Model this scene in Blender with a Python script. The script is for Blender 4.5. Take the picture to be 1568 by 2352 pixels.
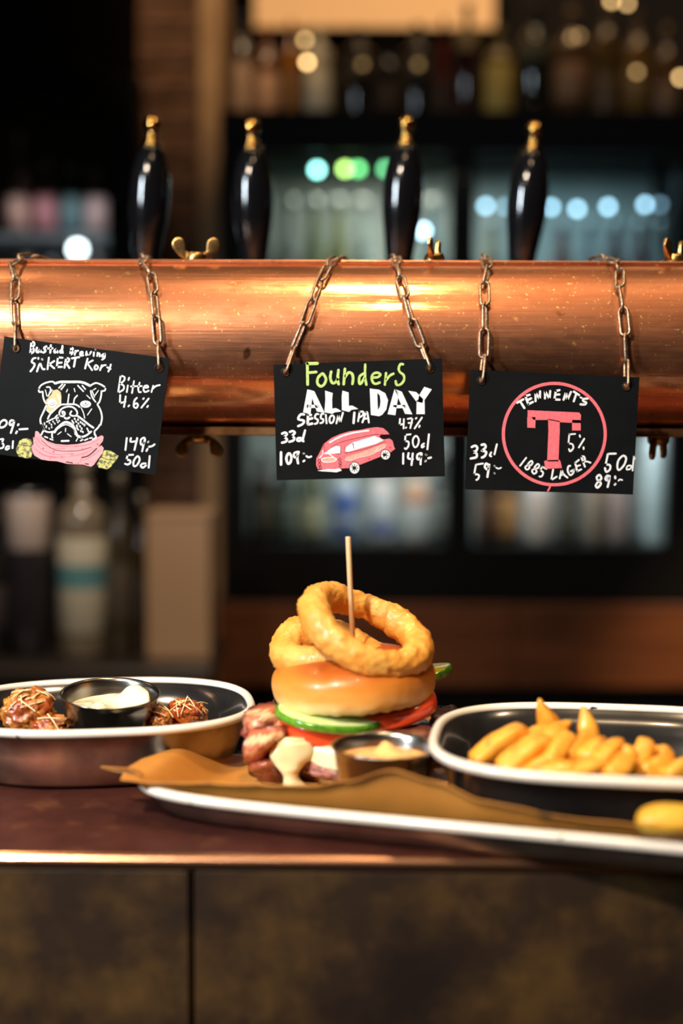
import bpy, math, random
from math import sin, cos, pi, radians, tan, atan, sqrt
from mathutils import Vector, Matrix, noise
random.seed(7)
for o in list(bpy.data.objects): bpy.data.objects.remove(o)
SC = bpy.context.scene
COL = SC.collection
CT = 1.05                       # counter top height
W, H, F = 1568, 2352, 3267.0    # picture size and focal length in pixels (50 mm on 24x36)
# ------------------------------------------------------------------ camera
PITCH, ROLL = radians(5.0), radians(0.22)
CAMP = Vector((0, 0, CT + 0.30))
fw = Vector((0, cos(PITCH), -sin(PITCH))); r0 = Vector((1, 0, 0)); u0 = Vector((0, sin(PITCH), cos(PITCH)))
rt = r0 * cos(ROLL) + u0 * sin(ROLL); up = u0 * cos(ROLL) - r0 * sin(ROLL)
cd = bpy.data.cameras.new('camera'); cam = bpy.data.objects.new('camera', cd); COL.objects.link(cam)
cam.matrix_world = Matrix(((rt.x, up.x, -fw.x, CAMP.x), (rt.y, up.y, -fw.y, CAMP.y), (rt.z, up.z, -fw.z, CAMP.z), (0, 0, 0, 1)))
cd.sensor_fit = 'VERTICAL'; cd.sensor_height = 36.0; cd.sensor_width = 24.0; cd.lens = 36.0 * F / H
cd.clip_start = 0.05; cd.clip_end = 50
cd.dof.use_dof = True; cd.dof.focus_distance = 1.150; cd.dof.aperture_fstop = 50 / 25.5; cd.dof.aperture_blades = 0
SC.camera = cam
# ------------------------------------------------------------------ world, lamps, exposure
wd = bpy.data.worlds.new('room_air'); SC.world = wd; wd.use_nodes = True
wd.node_tree.nodes['Background'].inputs[0].default_value = (1.0, 0.72, 0.5, 1)
wd.node_tree.nodes['Background'].inputs[1].default_value = 0.012
def lamp(name, kind, loc, aim, power, color, size=0.2, size_y=None, angle=60, blend=0.4, spread=None):
    l = bpy.data.lights.new(name, kind); o = bpy.data.objects.new(name, l); COL.objects.link(o)
    o.location = loc; l.energy = power; l.color = color
    o.rotation_euler = (Vector(aim) - Vector(loc)).to_track_quat('-Z', 'Y').to_euler()
    if kind == 'AREA':
        l.size = size
        if size_y: l.shape = 'RECTANGLE'; l.size_y = size_y
        else: l.shape = 'DISK'
        if spread: l.spread = radians(spread)
    elif kind == 'SPOT': l.spot_size = radians(angle); l.spot_blend = blend; l.shadow_soft_size = size
    else: l.shadow_soft_size = size
    return o
WARM = (1.0, 0.70, 0.40)
lamp('key_spot_lamp', 'AREA', (-0.95, -0.50, 2.85), (0.02, 1.12, CT), 7.6, (1.0, 0.83, 0.64), 0.14, spread=55)
lamp('ceiling_spot_lamp', 'AREA', (0.06, 1.12, 2.85), (0.05, 1.25, CT), 2.4, WARM, 0.16, spread=70)
lamp('ceiling_spot_lamp', 'AREA', (0.10, 0.25, 2.9), (0.10, 1.2, CT), 1.0, WARM, 0.08, spread=70)
lamp('ceiling_spot_lamp', 'AREA', (0.85, 1.20, 2.8), (0.6, 1.25, CT), 1.3, WARM, 0.12, spread=70)
lamp('ceiling_spot_lamp', 'AREA', (-0.75, 1.75, 2.8), (-0.4, 1.3, CT), 1.0, WARM, 0.12, spread=80)
lamp('window_light', 'AREA', (-1.75, -0.20, 2.05), (0, 1.45, 1.45), 8.0, (0.80, 0.92, 1.0), 0.14, 0.7, spread=60)
lamp('cooler_light', 'AREA', (0.12, 3.50, 1.87), (0.12, 3.60, 1.0), 3.0, (1.0, 1.0, 0.84), 0.40, 0.05)
lamp('cooler_light', 'AREA', (0.56, 3.50, 1.87), (0.56, 3.60, 1.0), 1.8, (0.45, 0.82, 1.0), 0.40, 0.05)
lamp('cooler_light', 'AREA', (0.10, 3.36, 1.385), (0.10, 3.56, 1.0), 2.0, (0.92, 1.0, 0.95), 0.40, 0.03)  # added under the middle shelf to brighten the low bottles
lamp('cooler_light', 'AREA', (0.56, 3.36, 1.385), (0.56, 3.56, 1.0), 1.7, (0.95, 0.95, 1.0), 0.40, 0.03)  # same added light behind the second door
lamp('cooler_light', 'AREA', (-0.66, 3.40, 1.80), (-0.66, 3.52, 1.0), 0.32, (1.0, 0.9, 0.9), 0.35, 0.04)
lamp('back_bar_fill', 'SPOT', (1.35, 2.2, 2.6), (0.88, 3.2, 0.74), 330, WARM, 0.05, angle=17, blend=1.0)  # unseen spot added to brighten the right of the wooden front
lamp('back_bar_fill', 'SPOT', (-0.3, 1.9, 2.7), (-0.36, 2.9, 0.95), 95, (1.0, 0.8, 0.6), 0.05, angle=44, blend=0.8)  # added spot out of view, lifts the tan box and bench bottles
lamp('back_bar_fill', 'SPOT', (-0.15, 2.6, 2.9), (-0.33, 3.4, 2.25), 48, WARM, 0.05, angle=34, blend=0.8)  # added unseen spot that brightens the pillar and its trim
lamp('shelf_fill', 'AREA', (0.45, 3.2, 2.95), (0.45, 3.5, 2.0), 3.6, WARM, 1.0, 0.1)  # unseen light added to brighten the shelf bottles
lamp('cooler_light', 'AREA', (-0.68, 3.36, 1.70), (-0.68, 3.5, 1.2), 0.35, (0.85, 0.92, 1.0), 0.35, 0.03)  # extra light added low in the far cooler to reach its lower row
SC.view_settings.view_transform = 'Standard'; SC.view_settings.look = 'None'
SC.view_settings.gamma = 1; SC.view_settings.use_curve_mapping = False; SC.view_settings.exposure = 0.0
SC.cycles.use_denoising = True
SC.cycles.max_bounces = 8; SC.cycles.sample_clamp_indirect = 6.0
SC.cycles.caustics_reflective = False; SC.cycles.caustics_refractive = False
# ------------------------------------------------------------------ geometry helpers
def ray(px, py):
    return (fw + rt * ((px - W / 2) / F) + up * ((H / 2 - py) / F)).normalized()
def P(px, py, y):               # where the sight line through that pixel meets the vertical plane at depth y
    d = ray(px, py); return CAMP + d * (y / d.y)
def PZ(px, py, z):              # ... meets the level plane at height z above the counter
    d = ray(px, py); return CAMP + d * ((CT + z - CAMP.z) / d.z)
def mesh(name, verts, faces, mat=None, parent=None, smooth=True, loc=None, rot=None, mats=None, midx=None, uvs=None):
    """one mesh object; verts are world coordinates unless loc is given; the origin goes to loc / the parent"""
    if loc is not None: off = Vector((0, 0, 0))
    elif parent is not None and rot is None: off = Vector(parent.location)
    elif parent is not None: off = Vector((0, 0, 0))
    else:
        n = len(verts); off = Vector((sum(v[0] for v in verts) / n, sum(v[1] for v in verts) / n, min(v[2] for v in verts)))
    me = bpy.data.meshes.new(name)
    me.from_pydata([(v[0] - off.x, v[1] - off.y, v[2] - off.z) for v in verts], [], faces)
    if smooth: me.polygons.foreach_set('use_smooth', [True] * len(me.polygons))
    for m in (mats or ([mat] if mat else [])): me.materials.append(m)
    if midx: me.polygons.foreach_set('material_index', midx)
    if uvs:
        l = me.uv_layers.new(name='UVMap')
        for lp in me.loops: l.data[lp.index].uv = uvs[lp.vertex_index]
    me.update()
    o = bpy.data.objects.new(name, me); COL.objects.link(o)
    if parent is not None: o.parent = parent
    if loc is not None: o.location = loc
    elif parent is None: o.location = off
    if rot is not None: o.rotation_euler = rot
    return o
def tag(o, label=None, cat=None, group=None, kind=None):
    if label: o['label'] = label
    if cat: o['category'] = cat
    if group: o['group'] = group
    if kind: o['kind'] = kind
    return o
def thing(name, label, cat, loc=(0, 0, 0), rot=None, group=None, kind=None):
    o = bpy.data.objects.new(name, None); COL.objects.link(o); o.empty_display_size = 0.02
    o.location = loc
    if rot: o.rotation_euler = rot
    return tag(o, label, cat, group, kind)
class MB:
    def __init__(s): s.v = []; s.f = []
    def add(s, v, f):
        n = len(s.v); s.v += [tuple(a) for a in v]; s.f += [tuple(i + n for i in q) for q in f]; return s
    def box(s, x0, x1, y0, y1, z0, z1, b=0.0):
        if b <= 0:
            v = [(x, y, z) for z in (z0, z1) for y in (y0, y1) for x in (x0, x1)]
            return s.add(v, [(0, 2, 3, 1), (4, 5, 7, 6), (0, 1, 5, 4), (2, 6, 7, 3), (0, 4, 6, 2), (1, 3, 7, 5)])
        v = []                  # chamfered box
        for (x, sx) in ((x0, 1), (x1, -1)):
            for (y, sy) in ((y0, 1), (y1, -1)):
                for (z, sz) in ((z0, 1), (z1, -1)):
                    v += [(x, y + sy * b, z + sz * b), (x + sx * b, y, z + sz * b), (x + sx * b, y + sy * b, z)]
        import itertools
        f = []
        I = lambda a, b_, c, k: ((a * 4 + b_ * 2 + c) * 3 + k)
        for a in (0, 1): f.append([I(a, 0, 0, 0), I(a, 0, 1, 0), I(a, 1, 1, 0), I(a, 1, 0, 0)])
        for a in (0, 1): f.append([I(0, a, 0, 1), I(0, a, 1, 1), I(1, a, 1, 1), I(1, a, 0, 1)])
        for a in (0, 1): f.append([I(0, 0, a, 2), I(0, 1, a, 2), I(1, 1, a, 2), I(1, 0, a, 2)])
        for a in (0, 1):
            for b_ in (0, 1):
                f.append([I(a, b_, 0, 0), I(a, b_, 1, 0), I(a, b_, 1, 1), I(a, b_, 0, 1)])
                f.append([I(a, 0, b_, 0), I(a, 1, b_, 0), I(a, 1, b_, 2), I(a, 0, b_, 2)])
                f.append([I(0, a, b_, 1), I(1, a, b_, 1), I(1, a, b_, 2), I(0, a, b_, 2)])
                for c in (0, 1): f.append([I(a, b_, c, 0), I(a, b_, c, 1), I(a, b_, c, 2)])
        return s.add(v, f)
    def lathe(s, prof, n=32, c=(0, 0, 0), wob=None, ax='z'):
        v = []; f = []
        for (r, z) in prof:
            for k in range(n):
                a = 2 * pi * k / n; p = (r * cos(a), r * sin(a), z)
                if ax == 'x': p = (p[2], p[0], p[1])
                if ax == 'y': p = (p[0], p[2], p[1])
                if wob: p = wob(p, a)
                v.append((p[0] + c[0], p[1] + c[1], p[2] + c[2]))
        for i in range(len(prof) - 1):
            for k in range(n): f.append((i * n + k, i * n + (k + 1) % n, (i + 1) * n + (k + 1) % n, (i + 1) * n + k))
        if prof[0][0] > 1e-6: f.append(tuple(reversed(range(n))))
        if prof[-1][0] > 1e-6: f.append(tuple((len(prof) - 1) * n + k for k in range(n)))
        return s.add(v, f)
    def tube(s, pts, r, n=8, closed=False, flat=None):
        pts = [Vector(p) for p in pts]; m = len(pts); v = []; f = []
        tz = (pts[1] - pts[0]).normalized(); nrm = tz.orthogonal().normalized()
        if flat is not None: nrm = (Vector(flat) - tz * tz.dot(Vector(flat))).normalized()
        for i, p in enumerate(pts):
            a = pts[(i - 1) % m] if (closed or i > 0) else p; b = pts[(i + 1) % m] if (closed or i < m - 1) else p
            t = (b - a).normalized(); nrm = (nrm - t * nrm.dot(t)).normalized(); bn = t.cross(nrm)
            rr = r[i] if isinstance(r, (list, tuple)) else r
            for k in range(n):
                an = 2 * pi * k / n; v.append(p + (nrm * cos(an) + bn * sin(an)) * rr)
        for i in range(m if closed else m - 1):
            j = (i + 1) % m
            for k in range(n): f.append((i * n + k, i * n + (k + 1) % n, j * n + (k + 1) % n, j * n + k))
        if not closed: f.append(tuple(reversed(range(n)))); f.append(tuple((m - 1) * n + k for k in range(n)))
        return s.add(v, f)
    def xf(s, M):
        s.v = [tuple(M @ Vector(p)) for p in s.v]; return s
    def build(s, name, mat, parent=None, **k): return mesh(name, s.v, s.f, mat, parent, **k)
def crom(pts, n=6, closed=False):
    P_ = [Vector(p) for p in pts]; m = len(P_); out = []
    if m < 3 and not closed: return P_
    g = lambda i: P_[i % m] if closed else P_[max(0, min(m - 1, i))]
    for i in range(m if closed else m - 1):
        a, b, c, d = g(i - 1), g(i), g(i + 1), g(i + 2)
        for k in range(n):
            t = k / n; out.append(0.5 * ((2 * b) + (c - a) * t + (2 * a - 5 * b + 4 * c - d) * t * t + (3 * b - a - 3 * c + d) * t ** 3))
    if not closed: out.append(P_[-1])
    return out
def lerp_tab(tab, x):
    if x <= tab[0][0]: return tab[0][1]
    for (a, b), (c, d) in zip(tab, tab[1:]):
        if x <= c:
            t = (x - a) / (c - a); t = t * t * (3 - 2 * t); return b + (d - b) * t
    return tab[-1][1]
def nz(p, s, seed=0.0): return noise.noise(Vector((p[0] * s + seed, p[1] * s - seed * 1.7, p[2] * s + seed * .31)))
def ico(sub, rad, c=(0, 0, 0), fn=None):
    import bmesh
    bm = bmesh.new(); bmesh.ops.create_icosphere(bm, subdivisions=sub, radius=1.0)
    v = []
    for q in bm.verts:
        d = q.co.normalized(); k = fn(d) if fn else 1.0
        v.append((d.x * rad[0] * k + c[0], d.y * rad[1] * k + c[1], d.z * rad[2] * k + c[2]))
    f = [tuple(x.index for x in q.verts) for q in bm.faces]; bm.free()
    return v, f
def solidify(o, t, off=0.0):
    m = o.modifiers.new('thickness', 'SOLIDIFY'); m.thickness = t; m.offset = off; return o
# ------------------------------------------------------------------ materials
def mat(name, base, rough=0.5, metal=0.0, c2=None, nscale=20, nfac=(0.35, 0.65), detail=4, c3=None, n3=60, f3=(0.6, 0.75), bump=0, bscale=60, bdist=0.001,
        coat=0, sss=0, sssc=None, emit=0, ecol=None, spec=None, stretch=None, r2=None, aniso=0, trans=0, ior=None, coord='Object', bdetail=4):
    m = bpy.data.materials.new(name); m.use_nodes = True; nt = m.node_tree; N = nt.nodes; L = nt.links
    b = N['Principled BSDF']; b.inputs['Base Color'].default_value = (*base, 1); b.inputs['Roughness'].default_value = rough; b.inputs['Metallic'].default_value = metal
    if coat: b.inputs['Coat Weight'].default_value = coat; b.inputs['Coat Roughness'].default_value = 0.08
    if sss: b.inputs['Subsurface Weight'].default_value = sss; b.inputs['Subsurface Radius'].default_value = sssc or (0.006, 0.003, 0.001); b.inputs['Subsurface Scale'].default_value = 1.0
    if emit: b.inputs['Emission Strength'].default_value = emit; b.inputs['Emission Color'].default_value = (*(ecol or base), 1)
    if spec is not None: b.inputs['Specular IOR Level'].default_value = spec
    if trans: b.inputs['Transmission Weight'].default_value = trans
    if ior: b.inputs['IOR'].default_value = ior
    tc = N.new('ShaderNodeTexCoord'); mp = N.new('ShaderNodeMapping'); L.new(tc.outputs[coord], mp.inputs[0])
    if stretch: mp.inputs['Scale'].default_value = stretch
    def nse(sc, det):
        n = N.new('ShaderNodeTexNoise'); n.inputs['Scale'].default_value = sc; n.inputs['Detail'].default_value = det; n.inputs['Roughness'].default_value = 0.6
        L.new(mp.outputs[0], n.inputs['Vector']); return n
    def rng(src, a, b_, c=0.0, d=1.0):
        r = N.new('ShaderNodeMapRange'); r.inputs[1].default_value = a; r.inputs[2].default_value = b_; r.inputs[3].default_value = c; r.inputs[4].default_value = d
        L.new(src, r.inputs[0]); return r.outputs[0]
    def mix(fac, A, B):
        x = N.new('ShaderNodeMix'); x.data_type = 'RGBA'; L.new(fac, x.inputs[0])
        for s, val in ((6, A), (7, B)):
            if isinstance(val, tuple): x.inputs[s].default_value = (*val, 1)
            else: L.new(val, x.inputs[s])
        return x.outputs[2]
    col = base
    if c2:
        n = nse(nscale, detail); fc = rng(n.outputs[0], *nfac); col = mix(fc, base, c2)
        if r2 is not None: L.new(rng(fc, 0, 1, rough, r2), b.inputs['Roughness'])
    if c3: n = nse(n3, 5); col = mix(rng(n.outputs[0], *f3), col, c3)
    if not isinstance(col, tuple): L.new(col, b.inputs['Base Color'])
    if bump:
        n = nse(bscale, bdetail); bp = N.new('ShaderNodeBump'); bp.inputs['Strength'].default_value = bump; bp.inputs['Distance'].default_value = bdist
        L.new(n.outputs[0], bp.inputs['Height']); L.new(bp.outputs[0], b.inputs['Normal'])
    m['nse'] = 0
    return m
def zgrad(m, stops, coord='Generated', axis=2, jitter=0.12, nscale=6):
    """colour ramp along one axis of the object, with a noisy border (baking colour, rind, burnt edge)"""
    nt = m.node_tree; N = nt.nodes; L = nt.links; b = N['Principled BSDF']
    tc = N.new('ShaderNodeTexCoord'); sp = N.new('ShaderNodeSeparateXYZ'); L.new(tc.outputs[coord], sp.inputs[0])
    n = N.new('ShaderNodeTexNoise'); n.inputs['Scale'].default_value = nscale; n.inputs['Detail'].default_value = 5; L.new(tc.outputs[coord], n.inputs['Vector'])
    ma = N.new('ShaderNodeMath'); ma.operation = 'MULTIPLY_ADD'; ma.inputs[1].default_value = jitter; L.new(n.outputs[0], ma.inputs[0]); L.new(sp.outputs[axis], ma.inputs[2])
    cr = N.new('ShaderNodeValToRGB'); L.new(ma.outputs[0], cr.inputs[0])
    e = cr.color_ramp.elements
    while len(e) > 1: e.remove(e[-1])
    e[0].position = stops[0][0] + jitter / 2; e[0].color = (*stops[0][1], 1)
    for p, c in stops[1:]: x = e.new(min(1, p + jitter / 2)); x.color = (*c, 1)
    L.new(cr.outputs[0], b.inputs['Base Color']); return m

# copper of the beam: tarnish patches, golden specks, long fine scratches
def copper_mat():
    m = mat('beam_copper', (0.90, 0.42, 0.20), 0.40, 1.0)
    nt = m.node_tree; N = nt.nodes; L = nt.links; b = N['Principled BSDF']
    tc = N.new('ShaderNodeTexCoord')
    def nse(scale, stretch, det=5, rough=0.6):
        mp = N.new('ShaderNodeMapping'); mp.inputs['Scale'].default_value = stretch; L.new(tc.outputs['Object'], mp.inputs[0])
        n = N.new('ShaderNodeTexNoise'); n.inputs['Scale'].default_value = scale; n.inputs['Detail'].default_value = det; n.inputs['Roughness'].default_value = rough
        L.new(mp.outputs[0], n.inputs['Vector']); return n.outputs[0]
    def rng(src, a, b_, c=0.0, d=1.0):
        r = N.new('ShaderNodeMapRange'); r.inputs[1].default_value = a; r.inputs[2].default_value = b_; r.inputs[3].default_value = c; r.inputs[4].default_value = d
        L.new(src, r.inputs[0]); return r.outputs[0]
    def mix(fac, A, B):
        x = N.new('ShaderNodeMix'); x.data_type = 'RGBA'; L.new(fac, x.inputs[0])
        for s, val in ((6, A), (7, B)):
            if isinstance(val, tuple): x.inputs[s].default_value = (*val, 1)
            else: L.new(val, x.inputs[s])
        return x.outputs[2]
    tarn = rng(nse(9, (0.5, 1.3, 1.3), 8, 0.68), 0.42, 0.66)
    col = mix(tarn, (0.66, 0.29, 0.165), (0.36, 0.13, 0.06))
    fine = rng(nse(120, (0.35, 1, 1), 6), 0.45, 0.72)
    col = mix(fine, col, (0.40, 0.16, 0.075))
    spk = rng(nse(380, (1, 1, 1), 2, 0.4), 0.675, 0.74)
    col = mix(spk, col, (0.95, 0.62, 0.22))
    spk2 = rng(nse(60, (1, 1, 1), 2, 0.4), 0.73, 0.76)
    col = mix(spk2, col, (0.80, 0.50, 0.16))
    drk = rng(nse(34, (1, 1, 1), 2, 0.4), 0.735, 0.76)
    col = mix(drk, col, (0.16, 0.06, 0.03))
    L.new(col, b.inputs['Base Color'])
    ro = N.new('ShaderNodeMath'); ro.operation = 'ADD'; L.new(rng(tarn, 0, 1, 0.36, 0.50), ro.inputs[0]); L.new(rng(fine, 0, 1, 0, 0.10), ro.inputs[1])
    L.new(ro.outputs[0], b.inputs['Roughness'])
    h = N.new('ShaderNodeMath'); h.operation = 'ADD'; L.new(nse(260, (0.04, 1, 1), 3), h.inputs[0]); L.new(nse(14, (0.5, 1, 1), 2), h.inputs[1])
    bp = N.new('ShaderNodeBump'); bp.inputs['Strength'].default_value = 0.22; bp.inputs['Distance'].default_value = 0.0012
    L.new(h.outputs[0], bp.inputs['Height']); L.new(bp.outputs[0], b.inputs['Normal'])
    b2 = N.new('ShaderNodeBsdfPrincipled'); b2.inputs['Metallic'].default_value = 1.0; b2.inputs['Roughness'].default_value = 0.12
    L.new(mix(tarn, (0.98, 0.44, 0.19), (0.85, 0.30, 0.11)), b2.inputs['Base Color']); L.new(bp.outputs[0], b2.inputs['Normal'])
    ms = N.new('ShaderNodeMixShader'); L.new(rng(tarn, 0, 1, 0.42, 0.22), ms.inputs[0]); L.new(b.outputs[0], ms.inputs[1]); L.new(b2.outputs[0], ms.inputs[2]); L.new(ms.outputs[0], N['Material Output'].inputs[0])
    return m
M_COP = copper_mat()
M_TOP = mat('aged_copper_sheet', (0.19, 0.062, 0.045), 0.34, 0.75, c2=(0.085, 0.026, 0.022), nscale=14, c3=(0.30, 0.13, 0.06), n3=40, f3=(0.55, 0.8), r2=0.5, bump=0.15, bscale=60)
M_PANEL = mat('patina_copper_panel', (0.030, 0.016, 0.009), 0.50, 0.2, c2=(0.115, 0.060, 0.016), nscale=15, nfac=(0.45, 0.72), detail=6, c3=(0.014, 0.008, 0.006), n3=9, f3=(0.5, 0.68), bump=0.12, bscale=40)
M_EDGE = mat('polished_copper_edge', (0.95, 0.50, 0.30), 0.22, 1.0)
M_BRASS = mat('brass', (0.50, 0.30, 0.085), 0.06, 1.0)
M_BRASSD = mat('tarnished_brass', (0.62, 0.40, 0.15), 0.30, 1.0, c2=(0.22, 0.12, 0.05), nscale=90, bump=0.3, bscale=200)
M_STRIP = mat('dull_brass_strip', (0.42, 0.22, 0.10), 0.42, 1.0, c2=(0.15, 0.07, 0.03), nscale=40)
M_CHAIN = mat('rusty_chain_steel', (0.46, 0.34, 0.24), 0.38, 0.85, c2=(0.13, 0.062, 0.032), nscale=260, nfac=(0.40, 0.62), c3=(0.65, 0.60, 0.52), n3=500, f3=(0.6, 0.72), bump=0.7, bscale=900, bdist=0.0004)
M_BLACKG = mat('black_lacquer', (0.004, 0.004, 0.005), 0.12, 0.0, coat=0.25)
M_DARKM = mat('dark_metal', (0.015, 0.013, 0.012), 0.45, 0.6)
M_SLATE = mat('chalkboard_black', (0.0030, 0.0035, 0.0042), 0.50, 0.0, c2=(0.0065, 0.0075, 0.009), nscale=12, nfac=(0.4, 0.75), c3=(0.10, 0.10, 0.10), n3=900, f3=(0.76, 0.80), spec=0.14, bump=0.05, bscale=300)
M_WHITEP = mat('white_paint_pen', (0.80, 0.82, 0.84), 0.55, c2=(0.66, 0.69, 0.73), nscale=300)
M_GREENP = mat('lime_paint_pen', (0.52, 0.70, 0.22), 0.55, c2=(0.36, 0.52, 0.13), nscale=420)
M_PINKP = mat('pink_paint_pen', (0.86, 0.17, 0.20), 0.55, c2=(0.72, 0.12, 0.15), nscale=380)
M_PINKL = mat('light_pink_paint_pen', (0.90, 0.36, 0.40), 0.55, c2=(0.84, 0.29, 0.33), nscale=500, stretch=(0.2, 1, 1))
M_TANP = mat('tan_paint_pen', (0.75, 0.52, 0.26), 0.55, c2=(0.60, 0.44, 0.24), nscale=400)
M_OLIVP = mat('olive_paint_pen', (0.55, 0.52, 0.16), 0.6, c2=(0.10, 0.10, 0.05), nscale=330, nfac=(0.46, 0.58))
M_PEACH = mat('peach_paint_pen', (0.88, 0.42, 0.30), 0.55, c2=(0.86, 0.28, 0.24), nscale=500)
M_REDP = mat('dark_red_paint_pen', (0.42, 0.03, 0.06), 0.55)
M_BLKP = mat('black_ink', (0.008, 0.008, 0.010), 0.5)
PENS = dict(w=M_WHITEP, g=M_GREENP, p=M_PINKP, l=M_PINKL, t=M_TANP, o=M_OLIVP, e=M_PEACH, r=M_REDP, k=M_BLKP)
M_ENAM = mat('black_enamel', (0.010, 0.010, 0.011), 0.20, 0.0, coat=0.5, c2=(0.02, 0.018, 0.017), nscale=20, bump=0.06, bscale=30)
M_ENAMO = mat('dark_steel_enamel', (0.34, 0.28, 0.23), 0.30, 0.9, c2=(0.18, 0.14, 0.115), nscale=25, nfac=(0.4, 0.7), bump=0.08, bscale=30)
M_RIM = mat('white_enamel_rim', (0.80, 0.74, 0.66), 0.28, coat=0.4, c2=(0.03, 0.02, 0.015), nscale=55, nfac=(0.715, 0.735), detail=2)
M_STEEL = mat('brushed_steel', (0.30, 0.285, 0.265), 0.24, 1.0, bump=0.05, bscale=200, stretch=(1, 1, 8))
M_PAPER = mat('greaseproof_paper', (0.52, 0.225, 0.042), 0.48, c2=(0.43, 0.175, 0.03), nscale=16, c3=(0.22, 0.10, 0.035), n3=22, f3=(0.62, 0.66), bump=0.12, bscale=70, sss=0.0)
# ------------------------------------------------------------------ room shell
def struct(name, mb, m): return tag(mb.build(name, m, smooth=False), kind='structure')
M_FLOOR = mat('dark_floor', (0.03, 0.02, 0.014), 0.5, c2=(0.05, 0.03, 0.02), nscale=3)
M_WALL = mat('dark_wall', (0.020, 0.014, 0.010), 0.8, c2=(0.03, 0.02, 0.014), nscale=4)
struct('floor', MB().box(-2.6, 2.6, -1.5, 4.1, -0.05, 0.0), M_FLOOR)
struct('wall_back', MB().box(-2.6, 2.6, 4.0, 4.1, 0.0, 3.1), M_WALL)
struct('ceiling', MB().box(-2.6, 2.6, -1.5, 4.1, 3.1, 3.15), M_WALL)
# brick pillar between the coolers
M_BRICK = mat('brown_brick', (0.13, 0.055, 0.026), 0.85, c2=(0.06, 0.026, 0.015), nscale=25, bump=0.5, bscale=80)
M_MORT = mat('mortar', (0.20, 0.12, 0.065), 0.9)
M_EDGEB = mat('pale_pillar_trim', (0.34, 0.20, 0.095), 0.7, c2=(0.26, 0.15, 0.07), nscale=10)
bx0, bx1 = P(318, 300, 3.45).x, P(458, 300, 3.45).x
pil = thing('pillar', None, None, ((bx0 + bx1) / 2, 3.55, 0), kind='structure')
MB().box(bx0 + 0.004, bx1 - 0.002, 3.455, 3.70, 0, 3.1).build('mortar_core', M_MORT, pil, smooth=False)
bk = None; row = 0; zz = 0.0
pitch = 0.075
hw = (bx1 - bx0)
full = MB().box(0, hw * 0.62, 0, 0.10, 0, 0.063, 0.003); shrt = MB().box(0, hw * 0.36, 0, 0.10, 0, 0.063, 0.003)
fm = sm_ = None
while zz < 3.05:
    lay = [(bx0, 'f'), (bx0 + hw * 0.635, 's')] if row % 2 else [(bx0, 's'), (bx0 + hw * 0.375, 'f')]
    for (xx, kd) in lay:
        src = full if kd == 'f' else shrt
        me = fm if kd == 'f' else sm_
        if me is None:
            o = mesh('brick', src.v, src.f, M_BRICK, pil, smooth=False, rot=(0, 0, 0))
            if kd == 'f': fm = o.data
            else: sm_ = o.data
        else: o = bpy.data.objects.new('brick', me); COL.objects.link(o); o.parent = pil
        o.location = (xx - pil.location.x, 3.445 + random.uniform(-.003, .003) - pil.location.y, zz + 0.006)
    zz += pitch; row += 1
tx0, tx1 = P(458, 300, 3.45).x, P(508, 300, 3.45).x
struct('trim_1', MB().box(tx0, tx1, 3.42, 3.72, 0, 3.1, 0.004), M_EDGEB)

# ------------------------------------------------------------------ bar counter
yaw = radians(-1.0)
bar = thing('bar_counter', 'copper-clad bar counter with mottled dark brown front panels under the dishes', 'bar counter', (0, 0.888, 0))
bar.rotation_euler = (0, 0, yaw)
def loc(mb, name, m, par=bar, smooth=False):
    return mesh(name, mb.v, mb.f, m, par, smooth=smooth, rot=(0, 0, 0))
loc(MB().box(-1.7, 1.7, 0.0062, 0.40, CT - 0.009, CT), 'top_sheet', M_TOP)
r_ = 0.0055
pr = [(0.0, -0.03), (0.0, -r_)] + [(r_ - r_ * cos(a), -r_ + r_ * sin(a)) for a in [pi / 2 * k / 6 for k in range(1, 7)]] + [(0.0062, -0.03)]
pr[0] = (0.0, -0.0085); pr[-1] = (0.0062, -0.0085)
v = [(x, p[0], CT + p[1]) for x in (-1.7, 1.7) for p in pr]; n = len(pr)
f = [(i, (i + 1) % n, n + (i + 1) % n, n + i) for i in range(n)] + [tuple(reversed(range(n))), tuple(range(n, 2 * n))]
o = mesh('copper_edge', v, f, M_EDGE, bar, smooth=False, rot=(0, 0, 0)); o['label'] = 'bright rounded copper lip'
sx = -0.0955
for (a, b_) in ((-1.7, -0.90), (-0.897, sx - 0.0016), (sx + 0.0016, 0.70), (0.703, 1.7)):
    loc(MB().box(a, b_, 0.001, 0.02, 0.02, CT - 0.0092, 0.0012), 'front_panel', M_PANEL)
loc(MB().box(-1.69, 1.69, 0.0205, 0.39, 0.0, CT - 0.0095), 'carcass', M_DARKM)

# ------------------------------------------------------------------ copper beer tower
PY, PZc, PR = 1.28, CT + 0.30 + 1.28 * sin(radians(1.585)), 0.0742
tower = thing('beer_tower', 'large horizontal copper pipe with brass wing nuts carrying the three chalkboards', 'beer tower', (0, PY, PZc))
n = 160; XS = [-1.25 + 2.5 * i / 60 for i in range(61)]
v = [(x, PY + PR * cos(2 * pi * k / n), PZc + PR * sin(2 * pi * k / n)) for x in XS for k in range(n)]
f = [(i * n + k, (i + 1) * n + k, (i + 1) * n + (k + 1) % n, i * n + (k + 1) % n) for i in range(60) for k in range(n)]
f += [tuple(reversed(range(n))), tuple(60 * n + k for k in range(n))]
f = [tuple(reversed(q)) for q in f]
mesh('copper_pipe', v, f, M_COP, tower)
MB().box(-1.25, 1.25, PY - 0.017, PY + 0.017, PZc + PR - 0.0015, PZc + PR + 0.0018, 0.0008).build('top_strip', M_COP, tower, smooth=False)
MB().box(-1.25, 1.25, PY - 0.034, PY + 0.034, PZc - PR - 0.0035, PZc - PR + 0.004, 0.0008).build('bottom_strip', M_STRIP, tower, smooth=False)
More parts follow.
